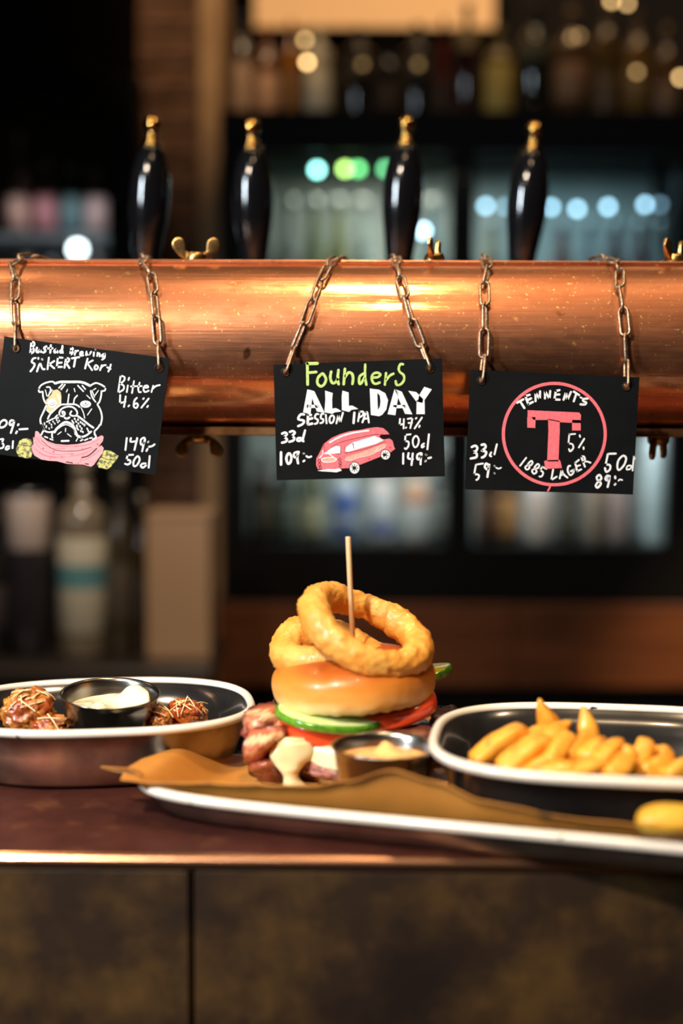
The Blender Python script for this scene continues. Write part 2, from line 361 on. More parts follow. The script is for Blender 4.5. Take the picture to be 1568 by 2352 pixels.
for sx_ in (-1, 1):
    mb = MB().lathe([(0.05, 0.0), (0.05, 0.02), (0.035, 0.03), (0.035, PZc - 0.05)], 32, (sx_ * 1.15, PY + 0.10, 0.0)); mb.build('column', M_COP, tower)
# rail behind the pipe that carries the pump handles
HY = 1.575
RZ = PZc + 0.045
MB().box(-1.1, 1.1, HY - 0.03, HY + 0.03, RZ - 0.05, RZ, 0.003).build('rear_rail', M_DARKM, tower, smooth=False)
for bxx in (-0.9, -0.45, 0.05, 0.40, 0.9):
    MB().box(bxx - 0.012, bxx + 0.012, PY + PR - 0.006, HY - 0.029, RZ - 0.04, RZ - 0.012, 0.002).build('bracket', M_DARKM, tower, smooth=False)
def wing_nut(px, rz, down=False):
    x = P(px, 605, PY).x; s = -1 if down else 1
    z = PZc + s * (PR + (0.0035 if down else 0.0018))
    Mx = Matrix.Translation((x, PY, z)) @ Matrix.Rotation(rz, 4, 'Z') @ Matrix.Diagonal((1, 1, s * .88, 1))
    mb = MB().lathe([(0.0093, 0), (0.0096, 0.001), (0.0088, 0.0065), (0.0076, 0.0086), (0.004, 0.0088), (0, 0.0080)], 24)
    for sd in (-1, 1):          # ear: a flattened teardrop
        out = crom([(.0052, .0015, 0), (.0120, .0030, 0), (.0178, .0090, 0), (.0212, .0158, 0), (.0196, .0218, 0), (.0150, .0236, 0), (.0108, .0208, 0), (.0096, .0150, 0), (.0088, .0098, 0), (.0055, .0080, 0)], 4, True)
        ctr = Vector((.0125, .0125, 0)); m = len(out); v = []
        for (k, y) in ((.84, -.00175), (.97, -.0016), (1.0, -.0008), (1.0, .0008), (.97, .0016), (.84, .00175)):
            for q in out: w = ctr + (q - ctr) * k; v.append((sd * w.x, y * (1.25 - .35 * min(1, max(0, (w.y - .006) / .01))), w.y))
        f = [(i * m + k, i * m + (k + 1) % m, (i + 1) * m + (k + 1) % m, (i + 1) * m + k) for i in range(5) for k in range(m)] + [tuple(reversed(range(m))), tuple(5 * m + k for k in range(m))]
        if sd < 0: f = [tuple(reversed(q)) for q in f]
        mb.add(v, f)
    mb.xf(Mx)
    if down: mb.f = [tuple(reversed(q)) for q in mb.f]
    return mb.build('wing_nut', M_BRASSD, tower)
wing_nut(450, radians(6)); wing_nut(997, radians(73)); wing_nut(1548, radians(52)); wing_nut(455, radians(4), True); wing_nut(1520, radians(60), True)

# ------------------------------------------------------------------ pump handles
def pump_handle(pb, pt, label):
    b0 = P(pb[0], pb[1], HY); b0.z = RZ; t0 = P(pt[0], pt[1], HY); d = t0 - b0
    L = d.length
    th = thing('pump_handle', label, 'pump handle', b0, group='black pump handles behind the pipe')
    Mx = Vector((0, 0, 1)).rotation_difference(d.normalized()).to_matrix().to_4x4()
    def q(prof, nm, m):
        mb = MB().lathe(prof, 48); mb.xf(Mx); o = mesh(nm, mb.v, mb.f, m, th, rot=(0, 0, 0)); return o
    g0 = 0.018; g1 = L - 0.033
    k = g1 - g0
    q([(0.0, -0.0003), (0.014, 0.0), (0.014, 0.004), (0.0085, 0.006), (0.0085, g0 - 0.002), (0.0125, g0 - 0.001), (0.0125, g0 + 0.003), (0.010, g0 + 0.005)], 'ferrule', M_BRASS)
    shape = [(0.0, .55), (0.03, .58), (0.12, .61), (0.25, .68), (0.4, .82), (0.52, .94), (0.62, 1.0), (0.72, 1.0), (0.82, .93), (0.90, .80), (0.955, .66), (0.985, .56), (1.0, .42)]
    pp = crom([(r * 0.0220, g0 + t * k, 0) for t, r in shape], 4)
    q([(0, g0)] + [(p.x, p.y) for p in pp] + [(0, g1)], 'grip', M_BLACKG)
    fin = [(0.0, g1 - 0.001), (0.0105, g1), (0.0112, g1 + 0.0015), (0.010, g1 + 0.003), (0.006, g1 + 0.0042), (0.0078, g1 + 0.006), (0.0084, g1 + 0.0078), (0.0076, g1 + 0.0096), (0.0048, g1 + 0.011), (0.0058, g1 + 0.0126), (0.0062, g1 + 0.0135), (0.0050, g1 + 0.0150)]
    c = g1 + 0.0232; R = 0.0096
    fin += [(R * cos(a), c + R * sin(a)) for a in [radians(x) for x in range(-56, 90, 12)]] + [(0, c + R)]
    q(fin, 'brass_finial', M_BRASS)
    return th
pump_handle((328, 612), (353, 266), 'black pump handle with brass finial, left of the upright wing nut')
pump_handle((584, 612), (578, 272), 'black pump handle with brass finial, between wing nut and centre sign')
pump_handle((910, 612), (935, 266), 'black pump handle with brass finial, above right corner of centre sign')
pump_handle((1186, 612), (1230, 278), 'black pump handle with brass finial, leaning right above the T sign')

# ------------------------------------------------------------------ chalkboard signs (paint strokes lie on each board)
SY = 1.1905
CROP = dict(A=(0, 770, 7.84), B=(60, 860, 7.84), C=(0, 940, 7.84), D=(150, 780, 6.272), E=(150, 960, 6.272),
            F=(620, 820, 7.127), G=(820, 820, 7.467), H=(620, 970, 7.467), I=(810, 940, 7.127),
            J=(1140, 865, 6.03), K=(1060, 990, 7.127), L=(1260, 970, 7.127), Z=(0, 0, 1))
def cpts(c, s):
    ox, oy, k = CROP[c]; return [(ox + float(a.split(',')[0]) / k, oy + float(a.split(',')[1]) / k) for a in s.split()]
def board(name, label, corners, holes, art):
    cs = [P(x, y, SY) for x, y in corners]; ctr = sum(cs, Vector()) / 4
    th = thing(name, label, 'sign', (ctr.x, SY, min(c.z for c in cs)))
    T = 0.0022
    # board with two round holes: outline is a fan between outer frame and hole rims (front, back, sides)
    import bmesh
    bm = bmesh.new()
    def loop(pts, y): return [bm.verts.new((p.x, y, p.z)) for p in pts]
    hs = [[P(hx, hy, SY) + Vector((0.0031 * cos(a), 0, 0.0031 * sin(a))) for a in [2 * pi * k / 20 for k in range(20)]] for hx, hy in holes]
    for y in (SY, SY + T):
        es = []
        for ring in [cs] + hs:
            vs = loop(ring, y); es += [bm.edges.new((vs[i], vs[(i + 1) % len(vs)])) for i in range(len(vs))]
        bmesh.ops.triangle_fill(bm, edges=es, use_beauty=True)
    bm.verts.ensure_lookup_table(); half = len(bm.verts) // 2; s = 0
    for ring in [cs] + hs:
        m = len(ring)
        for i in range(m):
            a, b_ = s + i, s + (i + 1) % m
            try: bm.faces.new((bm.verts[a], bm.verts[b_], bm.verts[half + b_], bm.verts[half + a]))
            except ValueError: pass
        s += m
    bmesh.ops.recalc_face_normals(bm, faces=bm.faces)
    vv = [tuple(q.co) for q in bm.verts]; bm.verts.index_update(); ff = [tuple(x.index for x in q.verts) for q in bm.faces]; bm.free()
    mesh('board', vv, ff, M_SLATE, th, smooth=False)
    for hx, hy in holes:
        c = P(hx, hy, SY); MB().tube([c + Vector((0.0034 * cos(a), -0.0003, 0.0034 * sin(a))) for a in [2 * pi * k / 20 for k in range(20)]], 0.0005, 6, True).build('eyelet', M_DARKM, th)
    groups = {}
    for layer, (part, items) in enumerate(art):
        mbs = groups.setdefault(part, {})
        for it in items:
            kind, pen, lay, c = it[0], it[1], it[2], it[3]
            y = SY - 0.00016 - 0.00010 * lay
            mb = mbs.setdefault(pen, MB())
            if kind == 's':       # strokes: width, "x,y x,y; ..."
                wd_ = it[4] / CROP[c][2] / 2
                for st in it[5].split(';'):
                    p2 = cpts(c, st.strip())
                    cl = len(p2) > 3 and p2[0] == p2[-1]
                    if cl: p2 = p2[:-1]
                    sharp = len(it) > 6
                    pts = [Vector((a, b_, 0)) for a, b_ in p2] if sharp else crom([(a, b_, 0) for a, b_ in p2], 5, cl)
                    m = len(pts); L_, R_ = [], []
                    for i, q in enumerate(pts):
                        a = pts[(i - 1) % m] if (cl or i > 0) else q; b_ = pts[(i + 1) % m] if (cl or i < m - 1) else q
                        t = (b_ - a); t = t.normalized() if t.length > 1e-6 else Vector((1, 0, 0)); nn = Vector((-t.y, t.x, 0))
                        ww = wd_ * (1 + 0.13 * nz((q.x * .13, q.y * .13, 0), 1, 3.1))
                        L_.append(q + nn * ww); R_.append(q - nn * ww)
                    pv = [P(q.x, q.y, y) for q in L_ + R_]
                    ff = [(i, (i + 1) % m, m + (i + 1) % m, m + i) for i in range(m if cl else m - 1)]
                    mb.add(pv, ff)
                    if not cl:
                        for q in (pts[0], pts[-1]):
                            mb.add([P(q.x + wd_ * cos(2 * pi * k / 10), q.y + wd_ * sin(2 * pi * k / 10), y - 0.00002) for k in range(10)], [tuple(range(10))])
            elif kind == 'f':     # filled outline
                p2 = cpts(c, it[4]); mb.add([P(a, b_, y) for a, b_ in p2], [tuple(range(len(p2)))])
            elif kind == 'c':     # ellipse cx cy rx ry
                ox, oy, k_ = CROP[c]; cx, cy, rx, ry = it[4]
                mb.add([P(ox + (cx + rx * cos(a)) / k_, oy + (cy + ry * sin(a)) / k_, y) for a in [2 * pi * q / 28 for q in range(28)]], [tuple(range(28))])
            elif kind == 'o':     # ring
                ox, oy, k_ = CROP[c]; cx, cy, rx, ry, w_ = it[4]; m = 72
                pv = [P(ox + (cx + (rx + e * w_ / 2) * cos(a)) / k_, oy + (cy + (ry + e * w_ / 2) * sin(a)) / k_, y) for e in (-1, 1) for a in [2 * pi * q / m for q in range(m)]]
                mb.add(pv, [(i, (i + 1) % m, m + (i + 1) % m, m + i) for i in range(m)])
            elif kind == 'd':     # dabs
                ox, oy, k_ = CROP[c]; r = it[4]
                for a in it[5].split():
                    cx, cy = map(float, a.split(','))
                    mb.add([P(ox + (cx + r * (.75 * cos(t) + .45 * sin(t))) / k_, oy + (cy + r * (1.2 * sin(t) - .3 * cos(t))) / k_, y) for t in [2 * pi * q / 9 for q in range(9)]], [tuple(range(9))])
    for part, mbs in groups.items():
        V_, F_, MI, MT = [], [], [], []
        for pen, mb in mbs.items():
            k = len(V_); V_ += mb.v; F_ += [tuple(i + k for i in q) for q in mb.f]; MI += [len(MT)] * len(mb.f); MT.append(PENS[pen])
        o = mesh(part.strip('_'), V_, F_, None, th, smooth=False, mats=MT, midx=MI)
        if part == 'lettering': o['kind'] = 'stuff'
    return th
w1 = [('s', 'w', 1, 'A', 36, '565,120 555,225 545,330;565,120 610,130 615,180 570,225;570,225 605,245 600,300 545,330;665,225 655,290 690,305 728,240;728,240 725,290 750,300;835,200 795,230 820,285 780,312;915,180 905,315;865,237 945,235;1010,252 975,280 990,315 1015,255;1015,255 1035,310;1125,195 1118,270 1130,315;1110,262 1080,290 1095,315 1125,290'),
      ('s', 'w', 1, 'A', 34, '640,410 600,420 570,480 620,515 610,570 550,650;690,408 690,426;755,430 762,438;665,650 720,510 760,600 800,612;880,405 855,610;975,465 880,525;885,520 975,595;1045,400 1030,485 1025,570;1025,570 1112,570;1045,400 1125,405;1035,500 1108,492;1190,415 1160,585;1190,415 1240,420 1235,470 1180,500;1190,500 1250,590;1295,415 1425,395;1360,405 1330,565'),
      ('s', 'w', 1, 'D', 25, '85,110 70,215;85,110 110,130 100,152 80,160;80,160 105,178 95,205 70,215;145,160 135,220;138,195 165,165 185,160;215,205 250,195 240,175 215,190 220,230 258,226;305,175 300,225 335,195;335,195 340,220 372,175;412,185 408,235;432,145 434,148;465,190 458,235;462,215 490,198 495,242;560,205 525,225 540,248 565,210;570,205 565,260 530,288'),
      ('s', 'w', 1, 'D', 25, '320,275 285,415;395,300 310,345;320,345 385,440;440,370 420,400 430,430 460,420 470,390 440,370;525,370 500,440;512,405 550,372 580,368;655,360 640,410 620,460;605,400 650,425'),
      ('s', 'w', 1, 'D', 23, '795,520 778,640 760,765;795,520 850,540 845,590 790,635;790,635 840,665 835,720 760,765;900,660 885,755;918,550 908,582;988,600 960,770;945,675 1015,672;1070,620 1050,700 1060,755 1088,755;1035,670 1100,670;1125,692 1190,690 1178,662 1140,672 1125,720 1150,755 1200,735;1265,665 1240,755;1252,715 1300,672 1360,655'),
      ('s', 'w', 1, 'D', 24, '790,800 785,915;785,915 865,895;870,820 845,970;908,962 920,948;1030,840 995,880 985,960 1020,985 1045,950 1030,918 995,932;1120,856 1130,845;1200,850 1095,980;1178,972 1190,955'),
      ('s', 'w', 1, 'C', 34, '65,195 15,230 -12,290 15,330 80,310 120,260 110,210 65,195;255,212 200,200 170,260 195,285 250,245;258,215 235,300 195,425;322,288 335,270;288,432 305,400;352,362 495,352;-55,205 -68,420'),
      ('s', 'w', 1, 'C', 30, '10,540 60,538 30,600;30,600 65,640 50,690 0,705;165,668 130,668 102,705 118,728 165,702;235,575 225,700;-105,530 -60,528 -90,590;-90,590 -60,630 -75,680 -110,690'),
      ('s', 'w', 1, 'E', 26, '885,290 865,460;945,290 940,342 1030,332;1035,290 995,460;1135,285 1090,310 1085,370 1110,385 1145,330 1135,285;1142,320 1105,480;1190,350 1196,342;1184,445 1168,475;1205,415 1250,405 1285,380;975,530 897,535;897,535 880,600;880,600 930,612 935,645 900,670 860,660;1040,550 985,620 985,690 1030,680 1070,600 1040,550;1155,655 1110,660 1085,690 1115,715 1160,685;1215,550 1200,715')]
dog = [('f', 't', 1, 'B', '480,290 560,270 620,320 635,400 630,520 600,560 520,620 430,710 370,640 365,600 375,540 360,460 420,400 460,350'),
       ('s', 'w', 2, 'B', 28, '515,165 490,135 440,130 340,155 260,205 230,265;230,265 235,315 300,310;300,310 305,400 330,480 375,540;1150,205 1250,155 1340,180 1430,235;1430,235 1415,290 1355,300;1355,300 1350,380 1320,490 1285,530;1285,545 1340,650 1365,780 1340,910;1320,910 1300,950 1230,1022;1230,1030 1235,1080 1260,1130 1200,1170;370,545 310,680 260,790 265,880 320,990;318,1000 270,1090;320,1010 400,1040 490,1030;470,1040 465,1110 475,1140;390,800 430,720 520,630 620,550 700,540;720,540 800,535 900,545 960,585;600,740 600,680 640,620 720,585 800,580 870,610 920,680 905,740;600,740 660,755 695,720 690,680 650,670 660,712;905,745 830,745 790,715 815,665'),
       ('s', 'w', 2, 'B', 42, '530,160 620,135 800,135 950,135 1050,155 1150,205;510,1040 560,970 680,870 760,870 840,920 880,1000 920,1100 990,1130'),
       ('s', 'w', 2, 'B', 32, '990,1130 1080,1100 1170,1030;930,750 1050,840 1130,905 1210,960;695,780 730,797 780,775;640,1200 765,1195;265,880 320,990'),
       ('s', 'w', 2, 'B', 24, '700,180 630,270;655,175 590,245;770,360 750,510;920,380 870,440 855,525;930,200 1030,305;1010,200 1065,265;1160,295 1190,410 1250,495;370,230 420,230 440,280 400,390;560,735 510,790;370,855 490,795;335,1120 385,1140;430,1160 480,1180;980,1195 1020,1175;1055,1185 1110,1160;1145,1150 1185,1140;560,360 600,440 620,525'),
       ('s', 'w', 2, 'B', 16, '745,270 725,315;865,255 880,310;1090,375 1155,435;1185,290 1230,410;1210,280 1255,250;1300,290 1240,375;345,280 375,390;470,275 440,330;365,640 430,700;990,600 1030,690 1055,790;1180,620 1105,730;710,970 708,1030;570,1080 630,1035;745,1070 810,1120;935,1140 900,1200;560,990 640,930 720,905 800,935 860,990 880,1080'),
       ('c', 'w', 3, 'B', (470, 520, 82, 82)), ('c', 'w', 3, 'B', (1070, 535, 98, 64)),
       ('s', 'k', 4, 'B', 9, '420,540 470,562 525,530;1010,545 1070,560 1125,530;455,520 485,514;510,500 512,520'), ('c', 'k', 4, 'B', (1070, 522, 14, 12)),
       ('d', 'w', 2, 'B', 15, '330,880 330,900 365,930 360,950 420,875 455,905 460,950 415,975 485,850 515,885 545,790 550,820 570,860 595,835 575,780'),
       ('d', 'w', 2, 'B', 18, '875,800 830,840 850,870 900,850 935,815 940,885 980,860 1015,885 1055,905 915,925 970,935 915,960 935,990 1000,975 985,1020 1020,1035 1100,980 1120,1020 1045,915')]
scarf = [('f', 'l', 1, 'Z', '81,991 85,990 89,993 94,1001 108,1013 128,1020 153,1022 179,1020 209,1012 233,1000 238,1003 236,1013 225,1027 233,1023 238,1029 236,1040 225,1054 215,1068 209,1072 191,1067 153,1065 130,1059 111,1058 94,1055 79,1046 73,1034 73,1023 77,1021 76,1005 80,1004'),
         ('s', 'k', 2, 'Z', 1.4, '126,1034 148,1036 180,1035 210,1027;96,1012 110,1024 126,1034'), ('s', 'k', 2, 'Z', 2.8, '188,1051 204,1046 222,1030;152,1061 166,1063;196,1065 203,1066'),
         ('s', 'r', 2, 'Z', 0.7, '84,1006 95,1020 120,1030 150,1030;80,1014 98,1034 130,1044 170,1042;78,1026 96,1044 130,1052;170,1026 205,1020 228,1008;160,1048 190,1042 215,1030;190,1058 210,1048 230,1034;183,1062 190,1046;110,1016 140,1025 180,1024;86,1036 110,1048 150,1050'),
         ('d', 'r', 2, 'Z', 1.9, '99,1030 123,1038 224,1020'), ('d', 'r', 2, 'Z', 1.3, '165,1044 179,1064 189,1031 142,1050 79,1007 115,1053')]
balls = [('f', 'o', 1, 'C', '420,530 500,525 560,545 580,610 575,660 555,720 580,790 560,860 490,885 420,870 340,850 300,780 285,710 330,630 350,570'),
         ('s', 'k', 2, 'C', 11, '340,635 440,655 580,660'),
         ('f', 'o', 1, 'E', '560,465 640,470 700,500 765,545 740,600 700,640 660,700 600,740 540,725 480,715 455,665 490,600 530,540'),
         ('s', 'k', 2, 'E', 9, '520,562 600,595 740,612')]
board('chalkboard_sign', 'tilted black chalkboard with white bulldog in a pink scarf', [(10, 773), (389, 823), (357, 1091), (-22, 1041)], [(36, 800), (365, 845)],
      [('lettering', w1), ('bulldog_drawing', dog), ('scarf_drawing', scarf), ('hop_drawing', balls[:2]), ('hop_drawing_', balls[2:])])
w2 = [('s', 'g', 1, 'F', 44, '610,105 615,450;620,258 755,245;850,275 785,340 775,430 830,480 890,440 915,360 880,290 850,275;1000,240 985,340 1020,425 1080,405 1115,330;1120,215 1105,350 1122,445;1225,195 1205,445;1215,350 1280,258 1340,275 1358,350 1348,440'),
      ('s', 'g', 1, 'F', 50, '605,108 775,105'),
      ('s', 'g', 1, 'G', 42, '138,130 135,330 158,475;105,285 40,340 35,440 65,455 130,340;250,352 350,345 398,300 340,268 270,295 248,365 275,440 320,460 385,437;495,275 475,475;485,410 560,320 622,287;785,125 740,125 712,190 730,255 795,310 803,390 750,465 680,478 660,415'),
      ('f', 'w', 1, 'F', '610,530 700,552 662,935 540,905'), ('f', 'w', 1, 'F', '640,535 725,560 890,910 765,893'), ('f', 'w', 1, 'F', '600,780 790,785 830,832 600,835'),
      ('f', 'w', 1, 'F', '900,550 1025,590 1015,700 1018,845 1070,835 1120,855 1170,890 1060,905 1015,930 890,905 905,700'), ('f', 'w', 1, 'F', '1185,550 1285,580 1290,800 1345,795 1445,850 1330,865 1295,900 1175,870 1172,650'),
      ('f', 'w', 1, 'G', '215,540 250,545 345,620 358,1012 235,995'), ('f', 'w', 1, 'G', '250,545 370,560 480,620 530,740 500,900 430,990 370,1018 355,1010 357,905 390,850 400,760 388,660 345,615'),
      ('f', 'w', 1, 'G', '640,550 715,600 655,1000 520,980'), ('f', 'w', 1, 'G', '640,550 765,595 945,985 820,975'), ('f', 'w', 1, 'G', '620,825 840,820 870,875 610,880'),
      ('f', 'w', 1, 'G', '1020,740 1155,740 1160,980 1015,980'), ('f', 'w', 1, 'G', '875,580 1010,600 1130,720 1120,790 1010,760'), ('f', 'w', 1, 'G', '1150,510 1280,555 1150,745 1040,745 1065,650'),
      ('s', 'w', 1, 'F', 38, '555,940 500,942 460,1015 550,1042 535,1095 460,1132;670,948 618,948;620,948 615,1105;615,1105 690,1090;620,1022 690,1003;1380,912 1366,1080'),
      ('s', 'w', 1, 'F', 30, '790,935 750,938 735,1000 782,1028 770,1080 732,1095;875,930 842,935 830,1000 870,1022 860,1070 822,1082;912,945 925,1085;1010,955 972,1010 988,1080 1030,1060 1048,985 1010,955;1085,1085 1118,945;1118,945 1148,1075;1148,1075 1192,912;1465,900 1440,1052;1465,898 1520,895 1520,950 1455,992'),
      ('s', 'w', 1, 'G', 32, '90,1120 150,950;155,950 175,960 200,1122;120,1062 180,1050'),
      ('s', 'w', 1, 'G', 29, '735,1060 728,1160;728,1160 800,1150;800,1065 795,1225;833,1216 842,1206;865,1062 950,1045;950,1045 930,1130 910,1220;880,1132 940,1128;1003,1056 1018,1045;1110,1038 985,1225;1063,1202 1072,1176'),
      ('s', 'w', 1, 'H', 38, '205,195 260,175 290,205 240,255;240,255 290,290 270,330 205,350;340,165 390,150 425,180 370,240;370,240 415,265 400,310 330,335;520,268 475,275 465,310 510,318 555,275;600,140 560,300 572,325'),
      ('s', 'w', 1, 'H', 42, '188,515 188,725;325,530 282,590 285,660 310,710 350,680 365,590 325,530;490,508 465,600 480,700'),
      ('s', 'w', 1, 'H', 34, '470,505 415,530 410,590 445,600 480,540;575,535 582,536;570,670 590,655;625,580 660,600 705,586'),
      ('s', 'w', 1, 'I', 29, '945,410 862,420;862,420 855,520;855,520 910,535 910,600 870,650 850,638;1035,435 985,490 985,570 1015,622 1060,590 1080,500 1035,435;1165,560 1130,590 1132,628 1165,605;1245,410 1220,655'),
      ('s', 'w', 1, 'I', 34, '825,725 823,890;912,720 905,800 980,818;980,725 960,912;1120,720 1062,740 1050,800 1080,820 1120,760 1120,720;1115,740 1108,900;1198,745 1202,747;1187,852 1195,845;1235,802 1278,790')]
van = [('f', 'p', 1, 'Z', '730,1078 726,1069 726,1052 734,1037 743,1020 761,1006 781,997 801,991 830,987 845,983.5 866,981 880,983.5 890,992 894,997.5 876,998 870,1002 878,1009 885,1009 894,1007 901,1012 905,1027 907,1031 898,1038 870,1050 830,1066 800,1075 785,1076'),
       ('s', 'w', 2, 'Z', 3.8, '757,1016 781,1003 807,995 830,991 846,989'),
       ('f', 'w', 2, 'H', '930,535 1030,450 1120,405 1205,415 1205,530 1080,540 930,547'),
       ('f', 'w', 2, 'Z', '792,1037 794,1027 810,1016 830,1010 860,1001 881,1011 862,1020 830,1029 800,1038'),
       ('s', 'k', 2, 'Z', 1.1, '749,1037 765,1025 785,1015 830,1004 862,998 876,998;793,1041 830,1033 862,1023 884,1014;809,1018 813,1029;793,1026 791,1040;782,1025 782,1042;770,1043 782,1042;811,1018 812,1030;720,1030 720,1030;800,1076 830,1067 898,1040'),
       ('s', 'k', 2, 'Z', 1.0, '743,1018 745,1036;726,1052 733,1040 742,1024'),
       ('f', 'e', 2, 'Z', '791,1053 800,1047 820,1042 845,1033 870,1023 882,1019 889,1021 884,1026 866,1036 845,1045 826,1049 806,1056 796,1057'),
       ('s', 'w', 3, 'Z', 1.3, '792,1056 806,1057 826,1050 846,1046 866,1037 885,1026;862,1036 868,1030'),
       ('c', 'e', 2, 'H', (1010, 642, 130, 40)), ('s', 'w', 3, 'H', 14, '880,642 920,612 1010,602 1100,608 1140,632 1100,668 1010,682 920,678 880,642'),
       ('s', 'w', 3, 'H', 17, '905,485 905,545;905,545 850,612;1010,540 1090,600'),
       ('f', 'w', 2, 'H', '812,830 900,812 1000,800 1100,802 1190,790 1232,825 1140,858 1020,848 900,842'),
       ('s', 'k', 3, 'H', 9, '850,630 820,665 845,690 870,650 850,630;845,700 820,730 850,750 865,710 845,700;850,755 840,790 880,790 875,755 850,755;1190,615 1170,650 1215,650 1210,620 1190,615;1200,675 1175,705 1215,720 1220,685 1200,675;1200,725 1180,765 1215,765 1215,730 1200,725'),
       ('c', 'k', 3, 'Z', (814, 1075, 13, 14.5)), ('c', 'w', 4, 'Z', (814, 1075, 11, 12.8)), ('c', 'k', 3, 'Z', (885, 1044.5, 12, 12.5)), ('c', 'w', 4, 'Z', (885, 1044.5, 10.3, 10.8)),
       ('s', 'k', 5, 'Z', 1.6, '814,1075 806,1072;814,1075 808,1081;814,1075 814,1066;814,1075 820,1068;814,1075 822,1075;814,1075 820,1082;814,1075 813,1084;814,1075 807,1067;885,1045 877,1043;885,1045 880,1051;885,1045 885,1037;885,1045 891,1039;885,1045 892,1047;885,1045 888,1052;885,1045 880,1039'),
       ('c', 'k', 5, 'Z', (813, 1075, 4, 4)), ('c', 'k', 5, 'Z', (882, 1045, 3.4, 3.4)), ('d', 'r', 2, 'Z', 2.0, '848,1054 896,1028')]
board('chalkboard_sign', 'black chalkboard with lime and white lettering above a pink camper van', [(628, 838), (1015, 823), (1021, 1094), (635, 1103)], [(655, 855), (987, 847)],
      [('lettering', w2), ('van_drawing', van)])
w3 = [('s', 'w', 1, 'J', 30, '285,362 370,315;325,340 385,435;400,272 440,385;400,270 458,252;425,328 478,302;440,382 502,352;540,340 540,225;540,225 598,312;598,312 602,205;670,302 670,200;670,200 733,308;733,308 743,200;820,200 800,315;820,200 870,187;815,250 870,247;800,315 872,320;928,320 960,215;960,215 980,322;980,322 1030,212;1070,208 1142,256;1105,235 1068,342;1260,305 1205,310 1200,338 1240,360 1222,386 1162,384'),
      ('s', 'w', 1, 'J', 22, '1160,288 1180,295'),
      ('s', 'w', 1, 'L', 28, '430,190 338,197;335,195 320,345;320,345 385,360 400,420 350,475 330,440;505,212 510,238;580,268 490,412;568,408 570,438'),
      ('s', 'w', 1, 'K', 28, '1055,438 955,568;1135,490 1160,515 1130,560 1080,550 1135,490;1085,560 1038,595 1068,632 1108,600 1085,560;1240,540 1270,565 1240,610 1190,600 1240,540;1195,620 1150,650 1180,700 1225,668 1195,620;1385,620 1320,585;1320,585 1282,640;1282,640 1332,680 1310,740 1272,745'),
      ('s', 'w', 1, 'L', 30, '70,775 38,945;38,945 128,890;178,918 208,775;208,775 240,850 305,905;190,865 250,852;350,712 318,725 310,800 350,865 398,830 412,775;360,802 418,772;432,672 465,800;432,662 492,615;450,722 510,702;470,800 530,770;530,560 590,728;530,560 575,562 590,618 560,648;560,648 615,640 680,660'),
      ('s', 'w', 1, 'K', 38, '165,262 220,240 255,275 235,325 180,345;180,345 240,365 240,425 150,450;325,227 375,220 390,265 340,318;330,322 400,342 380,405 330,435'),
      ('s', 'w', 1, 'K', 30, '482,350 460,400 482,414;575,218 535,382;345,532 235,550;232,550 205,705;205,705 280,720 270,780 240,800;535,570 538,574;535,690 538,694'),
      ('s', 'w', 1, 'K', 36, '400,532 378,590 420,628 440,570 400,532;450,550 435,650 420,750'), ('s', 'w', 1, 'K', 24, '565,600 600,616 645,600'),
      ('s', 'w', 1, 'L', 34, '1095,512 985,515;965,522 930,690;930,690 1000,702 1000,770 940,812 918,750;1215,547 1140,620 1120,730 1150,780 1230,700 1265,590 1215,547'),
      ('s', 'w', 1, 'L', 27, '1350,712 1290,715 1272,770 1330,762 1350,712;1393,540 1370,790;1393,540 1402,600'),
      ('s', 'w', 1, 'L', 36, '830,862 782,900 810,955 860,918 830,862;815,970 768,1035 800,1068 852,1005 815,970;960,872 925,920 950,950 985,900 960,872;995,880 985,960 962,1058;1085,888 1088,915;1078,1022 1090,1008'), ('s', 'w', 1, 'L', 28, '1140,955 1165,935 1200,945')]
tee = [('o', 'p', 1, 'Z', (1272.5, 997, 117, 116.5, 7.2)), ('s', 'p', 1, 'Z', 4, '1264,1114 1262,1120 1258,1127'),
       ('f', 'p', 2, 'J', '430,465 1145,497 1168,530 1165,645 1045,640 880,632 715,600 540,600 430,598'), ('f', 'p', 2, 'J', '425,560 540,560 535,712 425,706'), ('f', 'p', 2, 'J', '1045,600 1165,600 1165,746 1045,746'),
       ('f', 'p', 2, 'Z', '1258.5,962 1285,967 1285,990 1282,1060 1256,1060 1259,990'), ('f', 'p', 2, 'Z', '1249,1059 1256,1057 1284,1056 1287,1060 1290,1075 1252,1077')]
board('chalkboard_sign', 'black chalkboard with a big pink T inside a pink circle', [(1080, 849), (1468, 867), (1453, 1136), (1069, 1124)], [(1105, 875), (1438, 888)],
      [('lettering', w3), ('letter_drawing', tee)])

# ------------------------------------------------------------------ chains
LL, LW, WR = 0.0272, 0.0102, 0.00135
def link_mesh():
    pts = []; hl = LL / 2 - LW / 2; r = LW / 2 - WR
    for k in range(9): a = -pi / 2 + pi * k / 8; pts.append((hl + r * cos(a), r * sin(a), 0))
    for k in range(9): a = pi / 2 + pi * k / 8; pts.append((-hl + r * cos(a), r * sin(a), 0))
    mb = MB().tube(pts, WR, 8, True); mb.add(*MB_box(0.0, r, WR)); return mb
def MB_box(x, y, r):            # weld seam on one side
    q = MB().lathe([(r * 1.0, -0.0005), (r * 1.12, -0.0003), (r * 1.12, 0.0003), (r * 1.0, 0.0005)], 10, ax='x'); return [(a + x, b + y, c) for a, b, c in q.v], q.f
lk = link_mesh(); LINK = None
def cyl_hit(px, py, R):
    d = ray(px, py); a = d.y ** 2 + d.z ** 2; oy, oz = CAMP.y - PY, CAMP.z - PZc
    b = 2 * (d.y * oy + d.z * oz); c = oy * oy + oz * oz - R * R; q = b * b - 4 * a * c
    if q < 0: return None
    return CAMP + d * ((-b - sqrt(q)) / (2 * a))
